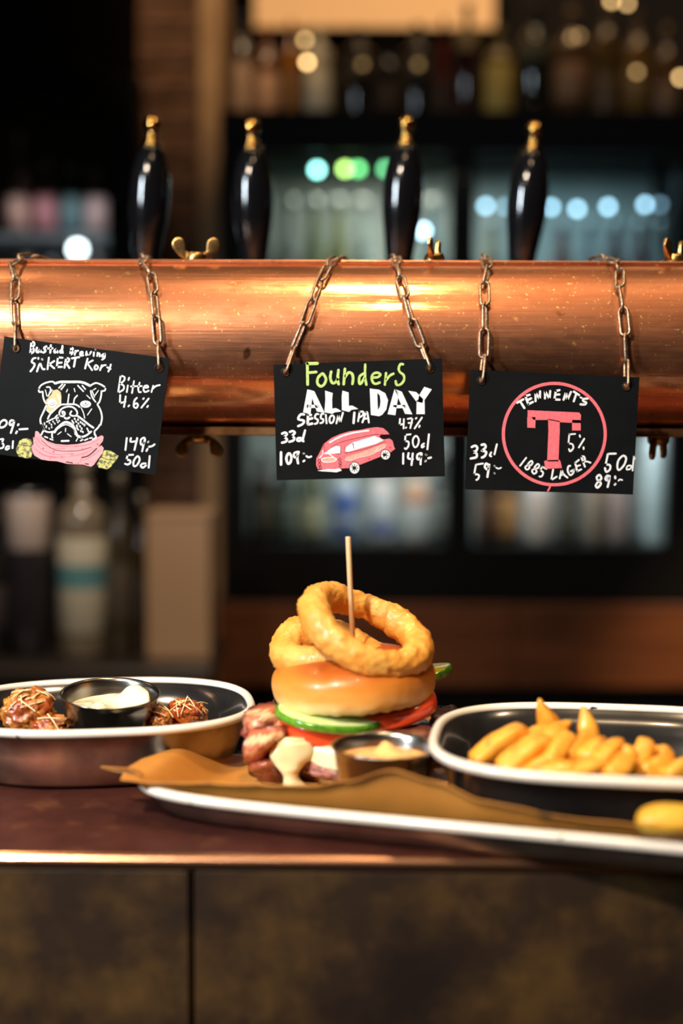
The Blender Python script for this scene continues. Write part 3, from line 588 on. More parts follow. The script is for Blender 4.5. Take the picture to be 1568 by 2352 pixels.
def chain(label, hole, front, tail, phase, group='rusty chains holding the signs'):
    global LINK
    RR = PR + 0.0052
    pts = []
    for (px, py) in front:
        h = cyl_hit(px, py, RR)
        if h.z < PZc + 0.004: h = P(px, py, PY - RR)
        pts.append(h)
    for (x, th) in tail:
        X = P(x, 600, PY).x; a = radians(th); pts.append(Vector((X, PY - RR * cos(a), PZc + RR * sin(a))))
    base = P(hole[0], hole[1], SY + 0.001)
    pts = [base] + pts
    path = crom(pts, 24)
    # walk the path at link pitch
    cum = [0]
    for a, b_ in zip(path, path[1:]): cum.append(cum[-1] + (b_ - a).length)
    def at(s):
        s = max(0, min(cum[-1] - 1e-6, s))
        for i in range(len(cum) - 1):
            if s <= cum[i + 1]: return path[i].lerp(path[i + 1], (s - cum[i]) / max(1e-9, cum[i + 1] - cum[i]))
        return path[-1]
    th = thing('sign_chain', label, 'chain', base, group=None)
    pitch = LL - 2.35 * WR * 2 * 0.72; s = 0.0; k = 0
    half = LL / 2 - WR
    first = True
    while s + half * 2 < cum[-1]:
        a, b_ = at(s), at(s + half * 2)
        c = (a + b_) / 2; t = (b_ - a).normalized()
        if first: c = c + Vector((0, -0.0012, 0))
        out = Vector((0, c.y - PY, c.z - PZc)).normalized()
        sd = t.cross(out).normalized(); out = sd.cross(t).normalized()
        roll = radians((22, -62)[(k + phase) % 2] + random.uniform(-10, 10))
        if first: roll = radians(80)
        y = sd * cos(roll) + out * sin(roll); z = t.cross(y)
        if LINK is None:
            o = mesh('link', lk.v, lk.f, M_CHAIN, th, rot=(0, 0, 0)); LINK = o.data
        else: o = bpy.data.objects.new('link', LINK); COL.objects.link(o); o.parent = th
        c = c - base
        o.matrix_basis = Matrix(((t.x, y.x, z.x, c.x), (t.y, y.y, z.y, c.y), (t.z, y.z, z.z, c.z), (0, 0, 0, 1)))
        s += half * 2 - WR * 1.15; k += 1; first = False
    return th
chain('rusty chain at the left hole of the bulldog sign', (36, 800), [(37, 770), (35, 730), (33, 690), (34, 650), (40, 618)], [(48, 62), (66, 84), (90, 100), (125, 118), (165, 150)], 0)
chain('rusty chain at the right hole of the bulldog sign', (365, 845), [(364, 810), (360, 760), (356, 700), (351, 655), (344, 622)], [(340, 64), (334, 88), (330, 112), (326, 150)], 1)
chain('rusty chain at the left hole of the camper van sign, slanting right', (655, 855), [(668, 815), (690, 765), (712, 705), (735, 645), (750, 615)], [(760, 66), (782, 90), (806, 108), (830, 150)], 0)
chain('rusty chain at the right hole of the camper van sign, slanting left', (987, 847), [(975, 815), (955, 765), (940, 720), (925, 660), (914, 622)], [(910, 64), (906, 88), (898, 112), (890, 150)], 1)
chain('rusty chain hanging straight at the left hole of the T sign', (1105, 875), [(1109, 845), (1112, 790), (1113, 730), (1113, 670), (1112, 625)], [(1111, 60), (1110, 80), (1112, 105), (1114, 150)], 1)
chain('rusty chain at the right hole of the T sign, bending over the pipe', (1438, 888), [(1438, 850), (1437, 790), (1433, 730), (1425, 670), (1415, 628)], [(1408, 60), (1394, 80), (1372, 98), (1348, 116), (1325, 150)], 0)

# ------------------------------------------------------------------ enamel dishes and tray
def rrect(a, b, nexp, n=96):
    out = []
    for k in range(n):
        t = 2 * pi * k / n; c, s = cos(t), sin(t)
        out.append((math.copysign(abs(c) ** (2 / nexp), c) * a, math.copysign(abs(s) ** (2 / nexp), s) * b))
    return out
def dish(name, label, cat, c, rot, a, b, nexp, z0, zr, slant, rim_r, body_mat, group=None, rim_label=None):
    th = thing(name, label, cat, (c[0], c[1], CT + z0), (0, 0, rot), group)
    h = zr - z0
    rings = [(-slant - 0.012, 0.0), (-slant - 0.004, 0.0008), (-slant, 0.004), (-slant * 0.45, h * 0.55), (-0.001, h - 0.001), (0.0015, h), (-0.0025, h), (-slant * 0.45 - 0.0022, h * 0.55), (-slant - 0.0022, 0.005), (-slant - 0.006, 0.0022), (-slant - 0.014, 0.0018)]
    v = []; f = []; n = 96
    for (d, z) in rings:
        v += [(x, y, z) for x, y in rrect(a + d, b + d, nexp, n)]
    for i in range(len(rings) - 1):
        for k in range(n): f.append((i * n + k, i * n + (k + 1) % n, (i + 1) * n + (k + 1) % n, (i + 1) * n + k))
    mi = [0 if i < 5 else 1 for i in range(len(rings) - 1) for k in range(n)] + [0, 1]
    f.append(tuple(reversed(range(n)))); f.append(tuple((len(rings) - 1) * n + k for k in range(n)))
    mesh('body', v, f, None, th, rot=(0, 0, 0), mats=[body_mat, M_ENAM], midx=mi)
    o = MB().tube([(x, y, h + rim_r * 0.2) for x, y in rrect(a + rim_r * 0.55, b + rim_r * 0.55, nexp, n)], rim_r, 10, True)
    mesh('rim', o.v, o.f, M_RIM, th, rot=(0, 0, 0))['label'] = rim_label or 'chipped white rolled rim'
    return th
TY = radians(-17.0)
TU = Vector((cos(TY), sin(TY), 0)); TV = Vector((-sin(TY), cos(TY), 0)); T0 = Vector((-0.154, 0.955, 0))
def TP(u, v, z): p = T0 + TU * u + TV * v; return Vector((p.x, p.y, CT + z))
tc_ = T0 + TU * 0.262 + TV * 0.125
dish('serving_tray', 'long black enamel serving tray with white rim under the hamburger', 'tray', (tc_.x, tc_.y), TY, 0.262, 0.125, 6.0, 0.0005, 0.021, 0.009, 0.0036, M_ENAMO)
dish('enamel_dish', 'rounded enamel dish with white rim holding fried bites and a dip cup', 'dish', (-0.189, 1.117), radians(9), 0.115, 0.091, 2.6, 0.0005, 0.046, 0.013, 0.0034, M_ENAMO)
dish('enamel_dish', 'rounded black enamel dish with white rim filled with fries', 'dish', (0.196, 0.975), radians(-8), 0.128, 0.102, 3.0, 0.0125, 0.054, 0.014, 0.0036, M_ENAM)
# dark cloth under the left dish
nk = thing('dark_napkin', 'dark striped cloth under the dish of fried bites', 'napkin', (-0.30, 1.10, CT))
v = []; f = []
for i in range(25):
    for j in range(17):
        x = -0.14 + 0.28 * i / 24; y = -0.080 + 0.15 * j / 16
        v.append((x, y, 0.0006 + 0.0))
for i in range(24):
    for j in range(16): f.append((i * 17 + j, (i + 1) * 17 + j, (i + 1) * 17 + j + 1, i * 17 + j + 1))
# (kept clear of the dish: lies to its left, only its corner is in view)
M_NAP = mat('dark_cloth', (0.010, 0.012, 0.016), 0.85, c2=(0.02, 0.024, 0.03), nscale=40)
for p in range(len(v)): v[p] = (v[p][0] - 0.115, v[p][1] + 0.012, v[p][2])
nb = mesh('cloth', v, f, M_NAP, nk, rot=(0, 0, 0)); solidify(nb, 0.0012)
for dy in (-0.058, -0.050):
    MB().box(-0.255, 0.025, dy, dy + 0.0022, 0.0014, 0.0019).build('stripe', mat('pale_stripe', (0.35, 0.38, 0.42), 0.8), nk, smooth=False, rot=(0, 0, 0))
# ------------------------------------------------------------------ greaseproof paper in the tray
crest = [(a + .022, b) for a, b in [(-0.03, .0035), (0.0, .0035), (.024, .0055), (.06, .0075), (.086, .0095), (.115, .0115), (.14, .017), (.172, .0265), (.198, .022), (.233, .0115), (.288, .006), (.358, .004), (.44, .003)]]
RIMZ = 0.0258
def paper_h(u, v):
    flo = 0.0028 + 0.0006 * (nz((u, v, 0), 26, 2) + 0.5) + 0.003
    z = flo
    if v < 0.030:               # front edge climbs to the rim and stands up
        top = RIMZ + lerp_tab(crest, u)
        t = max(0, min(1, (0.030 - v) / 0.026)); t = t ** 1.6; z = max(z, flo + (top - flo) * t)
    if u < 0.035:
        t = max(0, min(1, (0.035 - u) / 0.030)); t = t * t * (3 - 2 * t)
        top = RIMZ + 0.002 + 0.006 * max(0, nz((u, v, 0), 9, 5)); z = max(z, flo + (top - flo) * t)
    if v > 0.215: t = (v - 0.215) / 0.035; z = max(z, flo + (RIMZ + 0.002 - flo) * t * t * (3 - 2 * t) if t < 1 else RIMZ + 0.002)
    return z + 0.0007 * nz((u, v, 0), 60, 4)
NU, NV = 150, 84
v = []; f = []
for i in range(NU + 1):
    for j in range(NV + 1):
        u = -0.010 + 0.48 * i / NU; vv = -0.0005 + 0.262 * j / NV
        if u < 0.01 and vv < 0.05: pass
        u = u + (max(0, vv - 0.06) * 0.36 + 0.010 * max(0, (0.03 - vv) / 0.03)) * (1 - i / NU)
        z = paper_h(u, vv)
        lean = max(0, 0.012 - vv) * 0.25
        v.append(TP(u, vv + 0.004 + lean, z))
for i in range(NU):
    for j in range(NV):
        # rounded front-left corner
        f.append((i * (NV + 1) + j, (i + 1) * (NV + 1) + j, (i + 1) * (NV + 1) + j + 1, i * (NV + 1) + j + 1))
pp = mesh('greaseproof_paper', v, f, M_PAPER); solidify(pp, 0.00035, 0)
tag(pp, 'brown greaseproof paper lining the tray, its front edge standing in a wave', 'paper')
# the twisted corner that sticks out to the left
cn = [P(325, 1790, 0.975), P(300, 1774, 0.980), P(262, 1768, 0.985), P(231, 1763, 0.992)]
cp = crom(cn, 6); v = []; f = []
for i, q in enumerate(cp):
    w_ = 0.006 * (1 - i / (len(cp) - 1)) + 0.0012; v += [q + Vector((0, -w_ * 0.4, w_ * .5)), q + Vector((0, w_ * 1.6, 0.0006)), q + Vector((0, w_ * .5, -w_ * .5))]
for i in range(len(cp) - 1):
    for a, b_ in ((0, 1), (1, 2)): f.append((i * 3 + a, (i + 1) * 3 + a, (i + 1) * 3 + b_, i * 3 + b_))
o = mesh('paper_corner', v, f, M_PAPER, pp); o.location = (0, 0, 0); solidify(o, 0.0004)

# ------------------------------------------------------------------ food materials
M_BUN = zgrad(mat('bun_crust', (0.7, 0.35, 0.1), 0.38, sss=0.12, sssc=(0.010, 0.004, 0.0015), bump=0.12, bscale=45, coat=0.12),
              [(0.0, (0.74, 0.62, 0.30)), (0.17, (0.78, 0.60, 0.27)), (0.30, (0.74, 0.38, 0.085)), (0.50, (0.66, 0.24, 0.032)), (0.74, (0.46, 0.115, 0.012)), (1.0, (0.33, 0.065, 0.008))], jitter=0.26, nscale=3.5)
M_BATTER = mat('fried_batter', (0.66, 0.27, 0.035), 0.42, c2=(0.76, 0.40, 0.085), nscale=55, nfac=(0.4, 0.62), detail=6, c3=(0.33, 0.10, 0.012), n3=120, f3=(0.66, 0.80), bump=0.9, bscale=520, bdist=0.0007, sss=0.12, sssc=(0.006, 0.0025, 0.0008), coat=0.15)
M_FRY = mat('fried_potato', (0.80, 0.40, 0.045), 0.40, c2=(0.70, 0.25, 0.018), nscale=45, c3=(0.40, 0.11, 0.010), n3=80, f3=(0.55, 0.70), bump=0.45, bscale=420, bdist=0.0005, sss=0.15, sssc=(0.006, 0.003, 0.0008), coat=0.2)
M_WING = mat('glazed_crust', (0.30, 0.055, 0.010), 0.20, c2=(0.66, 0.30, 0.06), nscale=48, nfac=(0.42, 0.6), detail=6, c3=(0.12, 0.022, 0.008), n3=90, f3=(0.56, 0.66), bump=0.9, bscale=210, bdist=0.0016, coat=0.6)
M_WING2 = mat('red_glaze', (0.34, 0.045, 0.010), 0.16, c2=(0.46, 0.12, 0.02), nscale=80, bump=0.5, bscale=160, bdist=0.001, coat=0.8)
M_SHRED = mat('grated_cheese', (0.80, 0.62, 0.34), 0.45, sss=0.2)
M_MAYO = mat('mayonnaise', (0.80, 0.72, 0.52), 0.22, sss=0.25, coat=0.4)
M_AIOLI = mat('chilli_mayonnaise', (0.86, 0.46, 0.17), 0.22, sss=0.25, coat=0.4)
M_CHEESE = mat('melted_cheese', (0.80, 0.74, 0.50), 0.25, sss=0.3, coat=0.35, c2=(0.76, 0.66, 0.36), nscale=30)
M_PATTY = mat('beef_patty', (0.50, 0.21, 0.165), 0.45, c2=(0.22, 0.075, 0.055), nscale=170, detail=5, c3=(0.62, 0.40, 0.34), n3=240, f3=(0.55, 0.68), bump=1.0, bscale=300, bdist=0.0018, coat=0.15)
M_TOM = mat('tomato_flesh', (0.74, 0.09, 0.022), 0.18, c2=(0.80, 0.17, 0.04), nscale=40, sss=0.25, sssc=(0.006, 0.001, 0.0005), coat=0.5)
M_TOMS = mat('tomato_skin', (0.74, 0.070, 0.018), 0.22, coat=0.3, sss=0.1)
M_CUCF = mat('cucumber_flesh', (0.52, 0.66, 0.25), 0.20, c2=(0.66, 0.74, 0.38), nscale=70, sss=0.3, sssc=(0.005, 0.006, 0.002), coat=0.4)
M_CUCS = mat('cucumber_skin', (0.035, 0.16, 0.008), 0.22, c2=(0.12, 0.34, 0.02), nscale=110, coat=0.4)
M_PICK = mat('pickle_flesh', (0.42, 0.36, 0.03), 0.2, sss=0.2, coat=0.4)
M_BREAD = mat('toasted_bun_base', (0.52, 0.30, 0.10), 0.6, c2=(0.10, 0.035, 0.012), nscale=45, nfac=(0.45, 0.6), bump=0.5, bscale=160)
M_STICK = mat('bamboo', (0.72, 0.50, 0.27), 0.55, c2=(0.62, 0.40, 0.20), nscale=60, stretch=(8, 8, 0.5))
def bacon_mat(name, fat, meat, burnt, rough=0.28, coat=0.4):
    m = bpy.data.materials.new(name); m.use_nodes = True; nt = m.node_tree; N = nt.nodes; L = nt.links; b = N['Principled BSDF']
    tc = N.new('ShaderNodeTexCoord'); sp = N.new('ShaderNodeSeparateXYZ'); L.new(tc.outputs['UV'], sp.inputs[0])
    n = N.new('ShaderNodeTexNoise'); n.inputs['Scale'].default_value = 4; n.inputs['Detail'].default_value = 6; L.new(tc.outputs['UV'], n.inputs['Vector'])
    ma = N.new('ShaderNodeMath'); ma.operation = 'MULTIPLY_ADD'; ma.inputs[1].default_value = 0.5; L.new(n.outputs[0], ma.inputs[0]); L.new(sp.outputs[1], ma.inputs[2])
    cr = N.new('ShaderNodeValToRGB'); L.new(ma.outputs[0], cr.inputs[0]); e = cr.color_ramp.elements
    e[0].position = 0.25; e[0].color = (*burnt, 1); e[1].position = 0.33; e[1].color = (*meat, 1)
    for p, c in ((0.52, meat), (0.60, fat), (0.74, fat), (0.80, meat), (0.92, tuple((x + y) / 2 for x, y in zip(fat, meat))), (1.0, meat)): x = e.new(min(p, 1) if p <= 1 else 1.0); x.color = (*c, 1)
    def mth(op, a_, b__=None):
        q = N.new('ShaderNodeMath'); q.operation = op
        for k_, val in enumerate((a_, b__)):
            if val is None: continue
            if isinstance(val, (int, float)): q.inputs[k_].default_value = val
            else: L.new(val, q.inputs[k_])
        return q.outputs[0]
    uu = mth('MULTIPLY', sp.outputs[0], .5); ed = mth('MINIMUM', mth('MINIMUM', uu, mth('SUBTRACT', 1.0, uu)), mth('MINIMUM', sp.outputs[1], mth('SUBTRACT', 1.0, sp.outputs[1])))
    mr = N.new('ShaderNodeMapRange'); mr.inputs[1].default_value = .02; mr.inputs[2].default_value = .15; L.new(mth('SUBTRACT', ed, mth('MULTIPLY', mth('SUBTRACT', n.outputs[0], .45), .35)), mr.inputs[0])
    mxx = N.new('ShaderNodeMix'); mxx.data_type = 'RGBA'; L.new(mr.outputs[0], mxx.inputs[0]); mxx.inputs[6].default_value = (*burnt, 1); L.new(cr.outputs[0], mxx.inputs[7])
    L.new(mxx.outputs[2], b.inputs['Base Color']); b.inputs['Roughness'].default_value = rough; b.inputs['Coat Weight'].default_value = coat
    b.inputs['Subsurface Weight'].default_value = 0.12; b.inputs['Subsurface Radius'].default_value = (0.004, 0.0015, 0.001); b.inputs['Subsurface Scale'].default_value = 1
    n2 = N.new('ShaderNodeTexNoise'); n2.inputs['Scale'].default_value = 180; n2.inputs['Detail'].default_value = 4; L.new(tc.outputs['Object'], n2.inputs['Vector'])
    bp = N.new('ShaderNodeBump'); bp.inputs['Strength'].default_value = 0.8; bp.inputs['Distance'].default_value = 0.0015; L.new(n2.outputs[0], bp.inputs['Height']); L.new(bp.outputs[0], b.inputs['Normal'])
    return m
M_BAC = bacon_mat('bacon', (0.72, 0.42, 0.24), (0.42, 0.11, 0.055), (0.10, 0.018, 0.015))
M_BACD = bacon_mat('dark_bacon', (0.16, 0.05, 0.02), (0.10, 0.022, 0.012), (0.025, 0.008, 0.006), 0.5, 0.0)
# ------------------------------------------------------------------ hamburger
BX, BY = 0.0100, 1.078
bg = thing('hamburger', 'hamburger with glossy bun, cucumber, tomato, bacon and melted cheese', 'hamburger', (BX, BY, CT + 0.0062))
def bz(z): return CT + z
def part(mb, name, m, **k): return mb.build(name, m, bg, **k)
# bottom bun
def bun_base():
    pr = [(0, .0068), (.044, .0066), (.049, .0072), (.0510, .0095), (.0500, .0120), (.046, .0130), (0, .0130)]
    return MB().lathe([(p.x, p.y) for p in crom([(a, b_, 0) for a, b_ in pr], 3)], 64, (BX + .004, BY, CT), lambda p, a: (p[0] * (1 + .03 * sin(3 * a + 1)), p[1] * (1 + .03 * sin(2 * a)), p[2] + .0006 * nz(p, 60)))
part(bun_base(), 'bottom_bun', M_BREAD)
# patty
vv, ff = ico(5, (0.060, 0.059, 0.0150), (BX + 0.009, BY, CT + 0.0275), None); PZ0 = 0.0215
vv2 = []
for q in vv:
    d = Vector((q[0] - BX - .009, q[1] - BY, q[2] - CT - .0275)); e = Vector((d.x / .06, d.y / .059, d.z / .015)).normalized()
    rr = (abs(e.x) ** 3.2 + abs(e.y) ** 3.2) ** 0 ; kxy = 1 / max(1e-6, (sqrt(e.x ** 2 + e.y ** 2) ** 3 + abs(e.z) ** 3) ** (1 / 3))
    kk = kxy * (1 + 0.05 * nz(e, 3.5, 1) + 0.045 * nz(e, 11, 2) + .03 * nz(e, 26, 3))
    vv2.append((BX + .009 + e.x * .060 * kk, BY - .007 + e.y * .060 * kk, CT + PZ0 + e.z * .0135 * kk))
mb = MB(); mb.add(vv2, ff); part(mb, 'patty', M_PATTY)
# cheese: a draped slice with long drips on the left front
def cheese():
    mb = MB(); n = 120; rows = []
    def drop(a):
        d = degrees_(a)
        return lerp_tab([(-180, .006), (-165, .010), (-152, .024), (-146, .0335), (-139, .031), (-132, .016), (-124, .009), (-116, .0120), (-104, .0135), (-92, .0105), (-78, .007), (-60, .008), (-30, .004), (0, .003), (180, .006)], d)
    prof = []
    for i in range(22):
        t = i / 21; ring = []
        for k in range(n):
            a = -pi + 2 * pi * k / n; dr = drop(a); R = 0.0605 + 0.0022 * sin(3 * a) + 0.0015 * nz((cos(a), sin(a), 0), 4)
            if t < 0.45: s = t / 0.45; r = R * s * 0.97; z = 0.0400 - 0.0012 * s * s + .0008 * nz((r * cos(a), r * sin(a), 0), 50)
            else:
                s = (t - 0.45) / 0.55; ang = min(1, s * 2.2) * pi / 2
                r = R * 0.97 + 0.0050 * sin(ang) + (0.003 * s if dr > .02 else 0) + 0.0012 * nz((cos(a) * 3, sin(a) * 3, s), 2.3); z = 0.0388 - 0.0040 * (1 - cos(ang)) - dr * max(0, s - 0.25) / 0.75 * 0.85 - dr * .12 * s
            ring.append((BX + 0.002 + r * cos(a), BY + r * sin(a), CT + z))
        prof.append(ring)
    v = [p for r in prof for p in r]; f = []
    for i in range(21):
        for k in range(n): f.append((i * n + k, i * n + (k + 1) % n, (i + 1) * n + (k + 1) % n, (i + 1) * n + k))
    mb.add(v, f); return mb
def degrees_(a): return a * 180 / pi
o = part(cheese(), 'cheese_slice', M_CHEESE); solidify(o, 0.0034, 1.0)
s_ = o.modifiers.new('soft', 'SUBSURF'); s_.levels = 1; s_.render_levels = 1
rows = [(1694, 652, 700), (1702, 640, 712), (1712, 628, 722), (1726, 621, 724), (1742, 622, 714), (1754, 630, 700), (1764, 640, 692), (1776, 646, 686), (1790, 650, 690), (1801, 652, 704), (1810, 655, 722), (1816, 668, 716)]
v = []; f = []; nn = 28
rr = crom([(y, x0, x1) for y, x0, x1 in rows], 4)
for i, q in enumerate(rr):
    c = P((q.y + q.z) / 2, q.x, 1.0275); hwid = (q.z - q.y) / 2 / 3060; t = i / (len(rr) - 1)
    for k in range(nn):
        an = 2 * pi * k / nn; dp = min(hwid, .0085) * (.95 if .1 < t < .93 else .6)
        p = Vector((c.x + hwid * cos(an), c.y + dp * sin(an), c.z)); p += Vector((1, 1, .6)) * .0016 * nz(p, 95, 2); v.append(p)
for i in range(len(rr) - 1):
    for k in range(nn): f.append((i * nn + k, (i + 1) * nn + k, (i + 1) * nn + (k + 1) % nn, i * nn + (k + 1) % nn))
f.append(tuple(range(nn))); f.append(tuple(reversed([(len(rr) - 1) * nn + k for k in range(nn)])))
mb = MB(); mb.v = [tuple(p) for p in v]; mb.f = f; part(mb, 'cheese_drip', M_CHEESE)
# tomato slices: disc with skin rim, tilted
def slice_(name, c, R, th, tiltx, tilty, mf, ms, ry=1.0, rotz=0.0):
    Mx = Matrix.Translation(c) @ Matrix.Rotation(rotz, 4, 'Z') @ Matrix.Rotation(tiltx, 4, 'X') @ Matrix.Rotation(tilty, 4, 'Y') @ Matrix.Diagonal((1, ry, 1, 1))
    h = th / 2
    wob = lambda p, a: (p[0] * (1 + .014 * sin(3 * a + c.x * 90)), p[1] * (1 + .014 * sin(2 * a)), p[2] + .0009 * sin(2 * a + c.x * 40))
    a_ = MB().lathe([(0, h), (R * .93, h), (R * .975, h * .9), (R * .975, -h * .9), (R * .93, -h), (0, -h)], 72, wob=wob).xf(Mx)
    o = part(a_, name, mf)
    sk = MB().lathe([(R * .945, h * 1.01), (R * .985, h * .88), (R, h * .45), (R, -h * .45), (R * .985, -h * .88), (R * .945, -h * 1.01)], 72, wob=wob).xf(Mx)
    mesh('skin', [(p[0] - bg.location.x, p[1] - bg.location.y, p[2] - bg.location.z) for p in sk.v], sk.f[:-2], ms, o, rot=(0, 0, 0))
    return o
slice_('tomato_slice', Vector((-0.010, 1.062, bz(0.0458))), 0.0405, 0.0145, radians(3), radians(3), M_TOM, M_TOMS)
slice_('tomato_slice', Vector((0.034, 1.072, bz(0.0550))), 0.0400, 0.0115, radians(2), radians(-10), M_TOM, M_TOMS)
slice_('cucumber_slice', Vector((-0.0065, 1.048, bz(0.0570))), 0.0425, 0.0062, radians(9), radians(3), M_CUCF, M_CUCS, 0.80, radians(4))
slice_('pickle_slice', Vector((0.066, 1.105, bz(0.0755))), 0.022, 0.0060, radians(6), radians(-14), M_PICK, M_CUCS, 0.8)
# top bun
def top_bun():
    mb = MB(); n = 112
    pr = [(0, .0045), (.030, .0030), (.050, .0008), (.0570, .0008), (.0608, .0045), (.0628, .0110), (.0636, .0180), (.0620, .0255), (.0560, .0325), (.0450, .0385), (.030, .0425), (.014, .0445), (0, .0450)]
    pf = [(max(0, q.x), q.y) for q in crom([(a, b_, 0) for a, b_ in pr], 5)]
    def wob(p, a):
        r = sqrt(p[0] ** 2 + p[1] ** 2)
        k = 1 + .015 * sin(2 * a + .5) + .012 * sin(3 * a) + .012 * nz((cos(a), sin(a), p[2] * 30), 1.4, 4)
        z = p[2]
        low = max(0, 1 - z / .010) * min(1, r / .05)
        k += low * .018 * nz((cos(a) * 8, sin(a) * 8, z * 100), 1.3); z += low * .0016 * nz((cos(a) * 9, sin(a) * 9, 0), 1.6, 7)
        # crease on the left top and flank wrinkles
        cr = math.exp(-((a + 1.95) / .07) ** 2) * math.exp(-((z - .034) / .006) ** 2); z -= cr * .0016; k -= cr * .012
        for w0 in (-2.3, -1.15, -.95, -.8):
            k -= .006 * math.exp(-((a if a < pi else a - 2 * pi) - w0) ** 2 / .0012) * math.exp(-((z - .014) / .006) ** 2)
        return (p[0] * k, p[1] * k, z)
    def wob2(p, a): return wob(p, a if a < pi else a - 2 * pi)
    mb.lathe(pf, n, (0, 0, 0), wob2)
    mb.xf(Matrix.Translation((BX + .0008, BY - .002, bz(0.0600))) @ Matrix.Rotation(radians(-3.2), 4, 'Y') @ Matrix.Rotation(radians(-1.5), 4, 'X') @ Matrix.Diagonal((0.985, 1, 0.965, 1)))
    return mb
part(top_bun(), 'top_bun', M_BUN)
# bacon, lofted from control rows
def loft(rows, nu=40, nv=40, amp=0.0034, sc=75, seed=0, size=0.0026):
    R2 = [crom(r, nv // (len(r) - 1)) for r in rows]
    m = len(R2[0]); cols = [crom([r[j] for r in R2], nu // (len(rows) - 1)) for j in range(m)]
    n = len(cols[0]); v = []; f = []; uv = []
    for j in range(m):
        for i in range(n):
            p = cols[j][i]; k = amp * nz(p, sc, seed); e = min(i, n - 1 - i, j, m - 1 - j); jg = max(0, 1 - e / 2.5) * size
            v.append((p.x + k + jg * nz(p, 210, 5), p.y - k * 1.4 + size * .55 * sin(j / (m - 1) * 9 + i / (n - 1) * 3 + seed), p.z + k * .8 + jg * nz(p, 190, 9))); uv.append((i / (n - 1) * 2, j / (m - 1)))
    for j in range(m - 1):
        for i in range(n - 1): f.append((j * n + i, j * n + i + 1, (j + 1) * n + i + 1, (j + 1) * n + i))
    return v, f, uv
def bacon(rows, m, th=0.0022, seed=0):
    rows = [[P(x, y, d) for x, y, d in r] for r in rows]
    v, f, uv = loft(rows, seed=seed)
    o = mesh('bacon_strip', v, f, m, bg, uvs=uv); solidify(o, th, 0); return o
bacon([[(597, 1618, 1.075), (562, 1640, 1.055), (553, 1690, 1.045)], [(640, 1622, 1.065), (600, 1650, 1.04), (572, 1700, 1.035)], [(668, 1640, 1.06), (650, 1672, 1.045), (625, 1702, 1.04)]], M_BAC, seed=1)
bacon([[(566, 1672, 1.040), (556, 1715, 1.028), (560, 1752, 1.035)], [(610, 1672, 1.032), (600, 1705, 1.018), (598, 1748, 1.028)], [(655, 1668, 1.035), (650, 1692, 1.03), (628, 1722, 1.035)]], M_BAC, seed=4)
bacon([[(560, 1745, 1.040), (575, 1770, 1.036), (604, 1800, 1.040)], [(600, 1738, 1.030), (612, 1760, 1.022), (628, 1796, 1.034)], [(645, 1732, 1.045), (650, 1762, 1.040), (650, 1800, 1.045)]], bacon_mat('charred_bacon', (0.30, 0.085, 0.04), (0.17, 0.030, 0.018), (0.05, 0.010, 0.008)), seed=7)
bacon([[(625, 1608, 1.085), (632, 1616, 1.080), (640, 1626, 1.078)], [(638, 1616, 1.082), (645, 1622, 1.078), (650, 1630, 1.075)], [(655, 1624, 1.08), (660, 1632, 1.078), (664, 1640, 1.075)]], M_BACD, 0.002, seed=3)
bacon([[(990, 1628, 1.10), (985, 1665, 1.085), (975, 1700, 1.075)], [(1035, 1622, 1.115), (1038, 1668, 1.09), (1025, 1706, 1.08)], [(1052, 1632, 1.12), (1066, 1672, 1.095), (1062, 1702, 1.085)]], M_BACD, 0.004, seed=9)
bacon([[(890, 1682, 1.040), (885, 1696, 1.022), (880, 1722, 1.018)], [(960, 1668, 1.055), (965, 1692, 1.025), (965, 1735, 1.022)], [(1030, 1672, 1.085), (1042, 1700, 1.055), (1038, 1745, 1.045)]], M_BACD, 0.004, seed=12)
# ------------------------------------------------------------------ onion rings
def onion_ring(label, c, normal, R, ry, r, seed, wobz=0.004, fat=None, spin=0.0):
    nn, mm = 150, 44
    q = Vector((0, 0, 1)).rotation_difference(Vector(normal).normalized()).to_matrix() @ Matrix.Rotation(spin, 3, 'Z')
    v = []; f = []
    for i in range(nn):
        a = 2 * pi * i / nn; rr = r * (1 + .08 * sin(2 * a + seed) + .06 * sin(5 * a + seed * 2)) * (fat(a) if fat else 1)
        cx, cy, cz = R * cos(a), R * ry * sin(a), wobz * sin(2 * a + seed)
        rad = Vector((cos(a), ry * sin(a), 0)).normalized()
        for k in range(mm):
            b_ = 2 * pi * k / mm; d = rad * cos(b_) + Vector((0, 0, 1)) * sin(b_) * 1.12
            p = Vector((cx, cy, cz)) + d * rr
            dd = .0012 * nz(p, 150, seed) + .0015 * max(0, nz(p, 380, seed + 3)) + .0009 * nz(p, 55, seed)
            v.append(q @ (p + d * dd) + Vector(c))
    for i in range(nn):
        for k in range(mm): f.append((i * mm + k, ((i + 1) % nn) * mm + k, ((i + 1) % nn) * mm + (k + 1) % mm, i * mm + (k + 1) % mm))
    o = mesh('onion_ring', v, f, M_BATTER); return tag(o, label, 'onion ring', 'onion rings on the burger')
def camvec(x, y, z): return rt * x + up * y - fw * z   # right, up, towards the lens
c1 = P(838, 1447, 1.064)
nrm1 = camvec(0.40, 0.84, 0.37)
onion_ring('large golden onion ring leaning on top of the burger around the pick', c1, nrm1, 0.0436, 0.98, 0.0105, 1.3, 0.002)
c2 = P(756, 1497, 1.083)
onion_ring('thick onion ring lying flat on the bun beneath the leaning ring', c2, camvec(0.07, 0.95, 0.22), 0.0338, 0.88, 0.0112, 4.1, 0.003, fat=lambda a: 1 + 0.30 * max(0, cos(a - pi + .75)) ** 2)
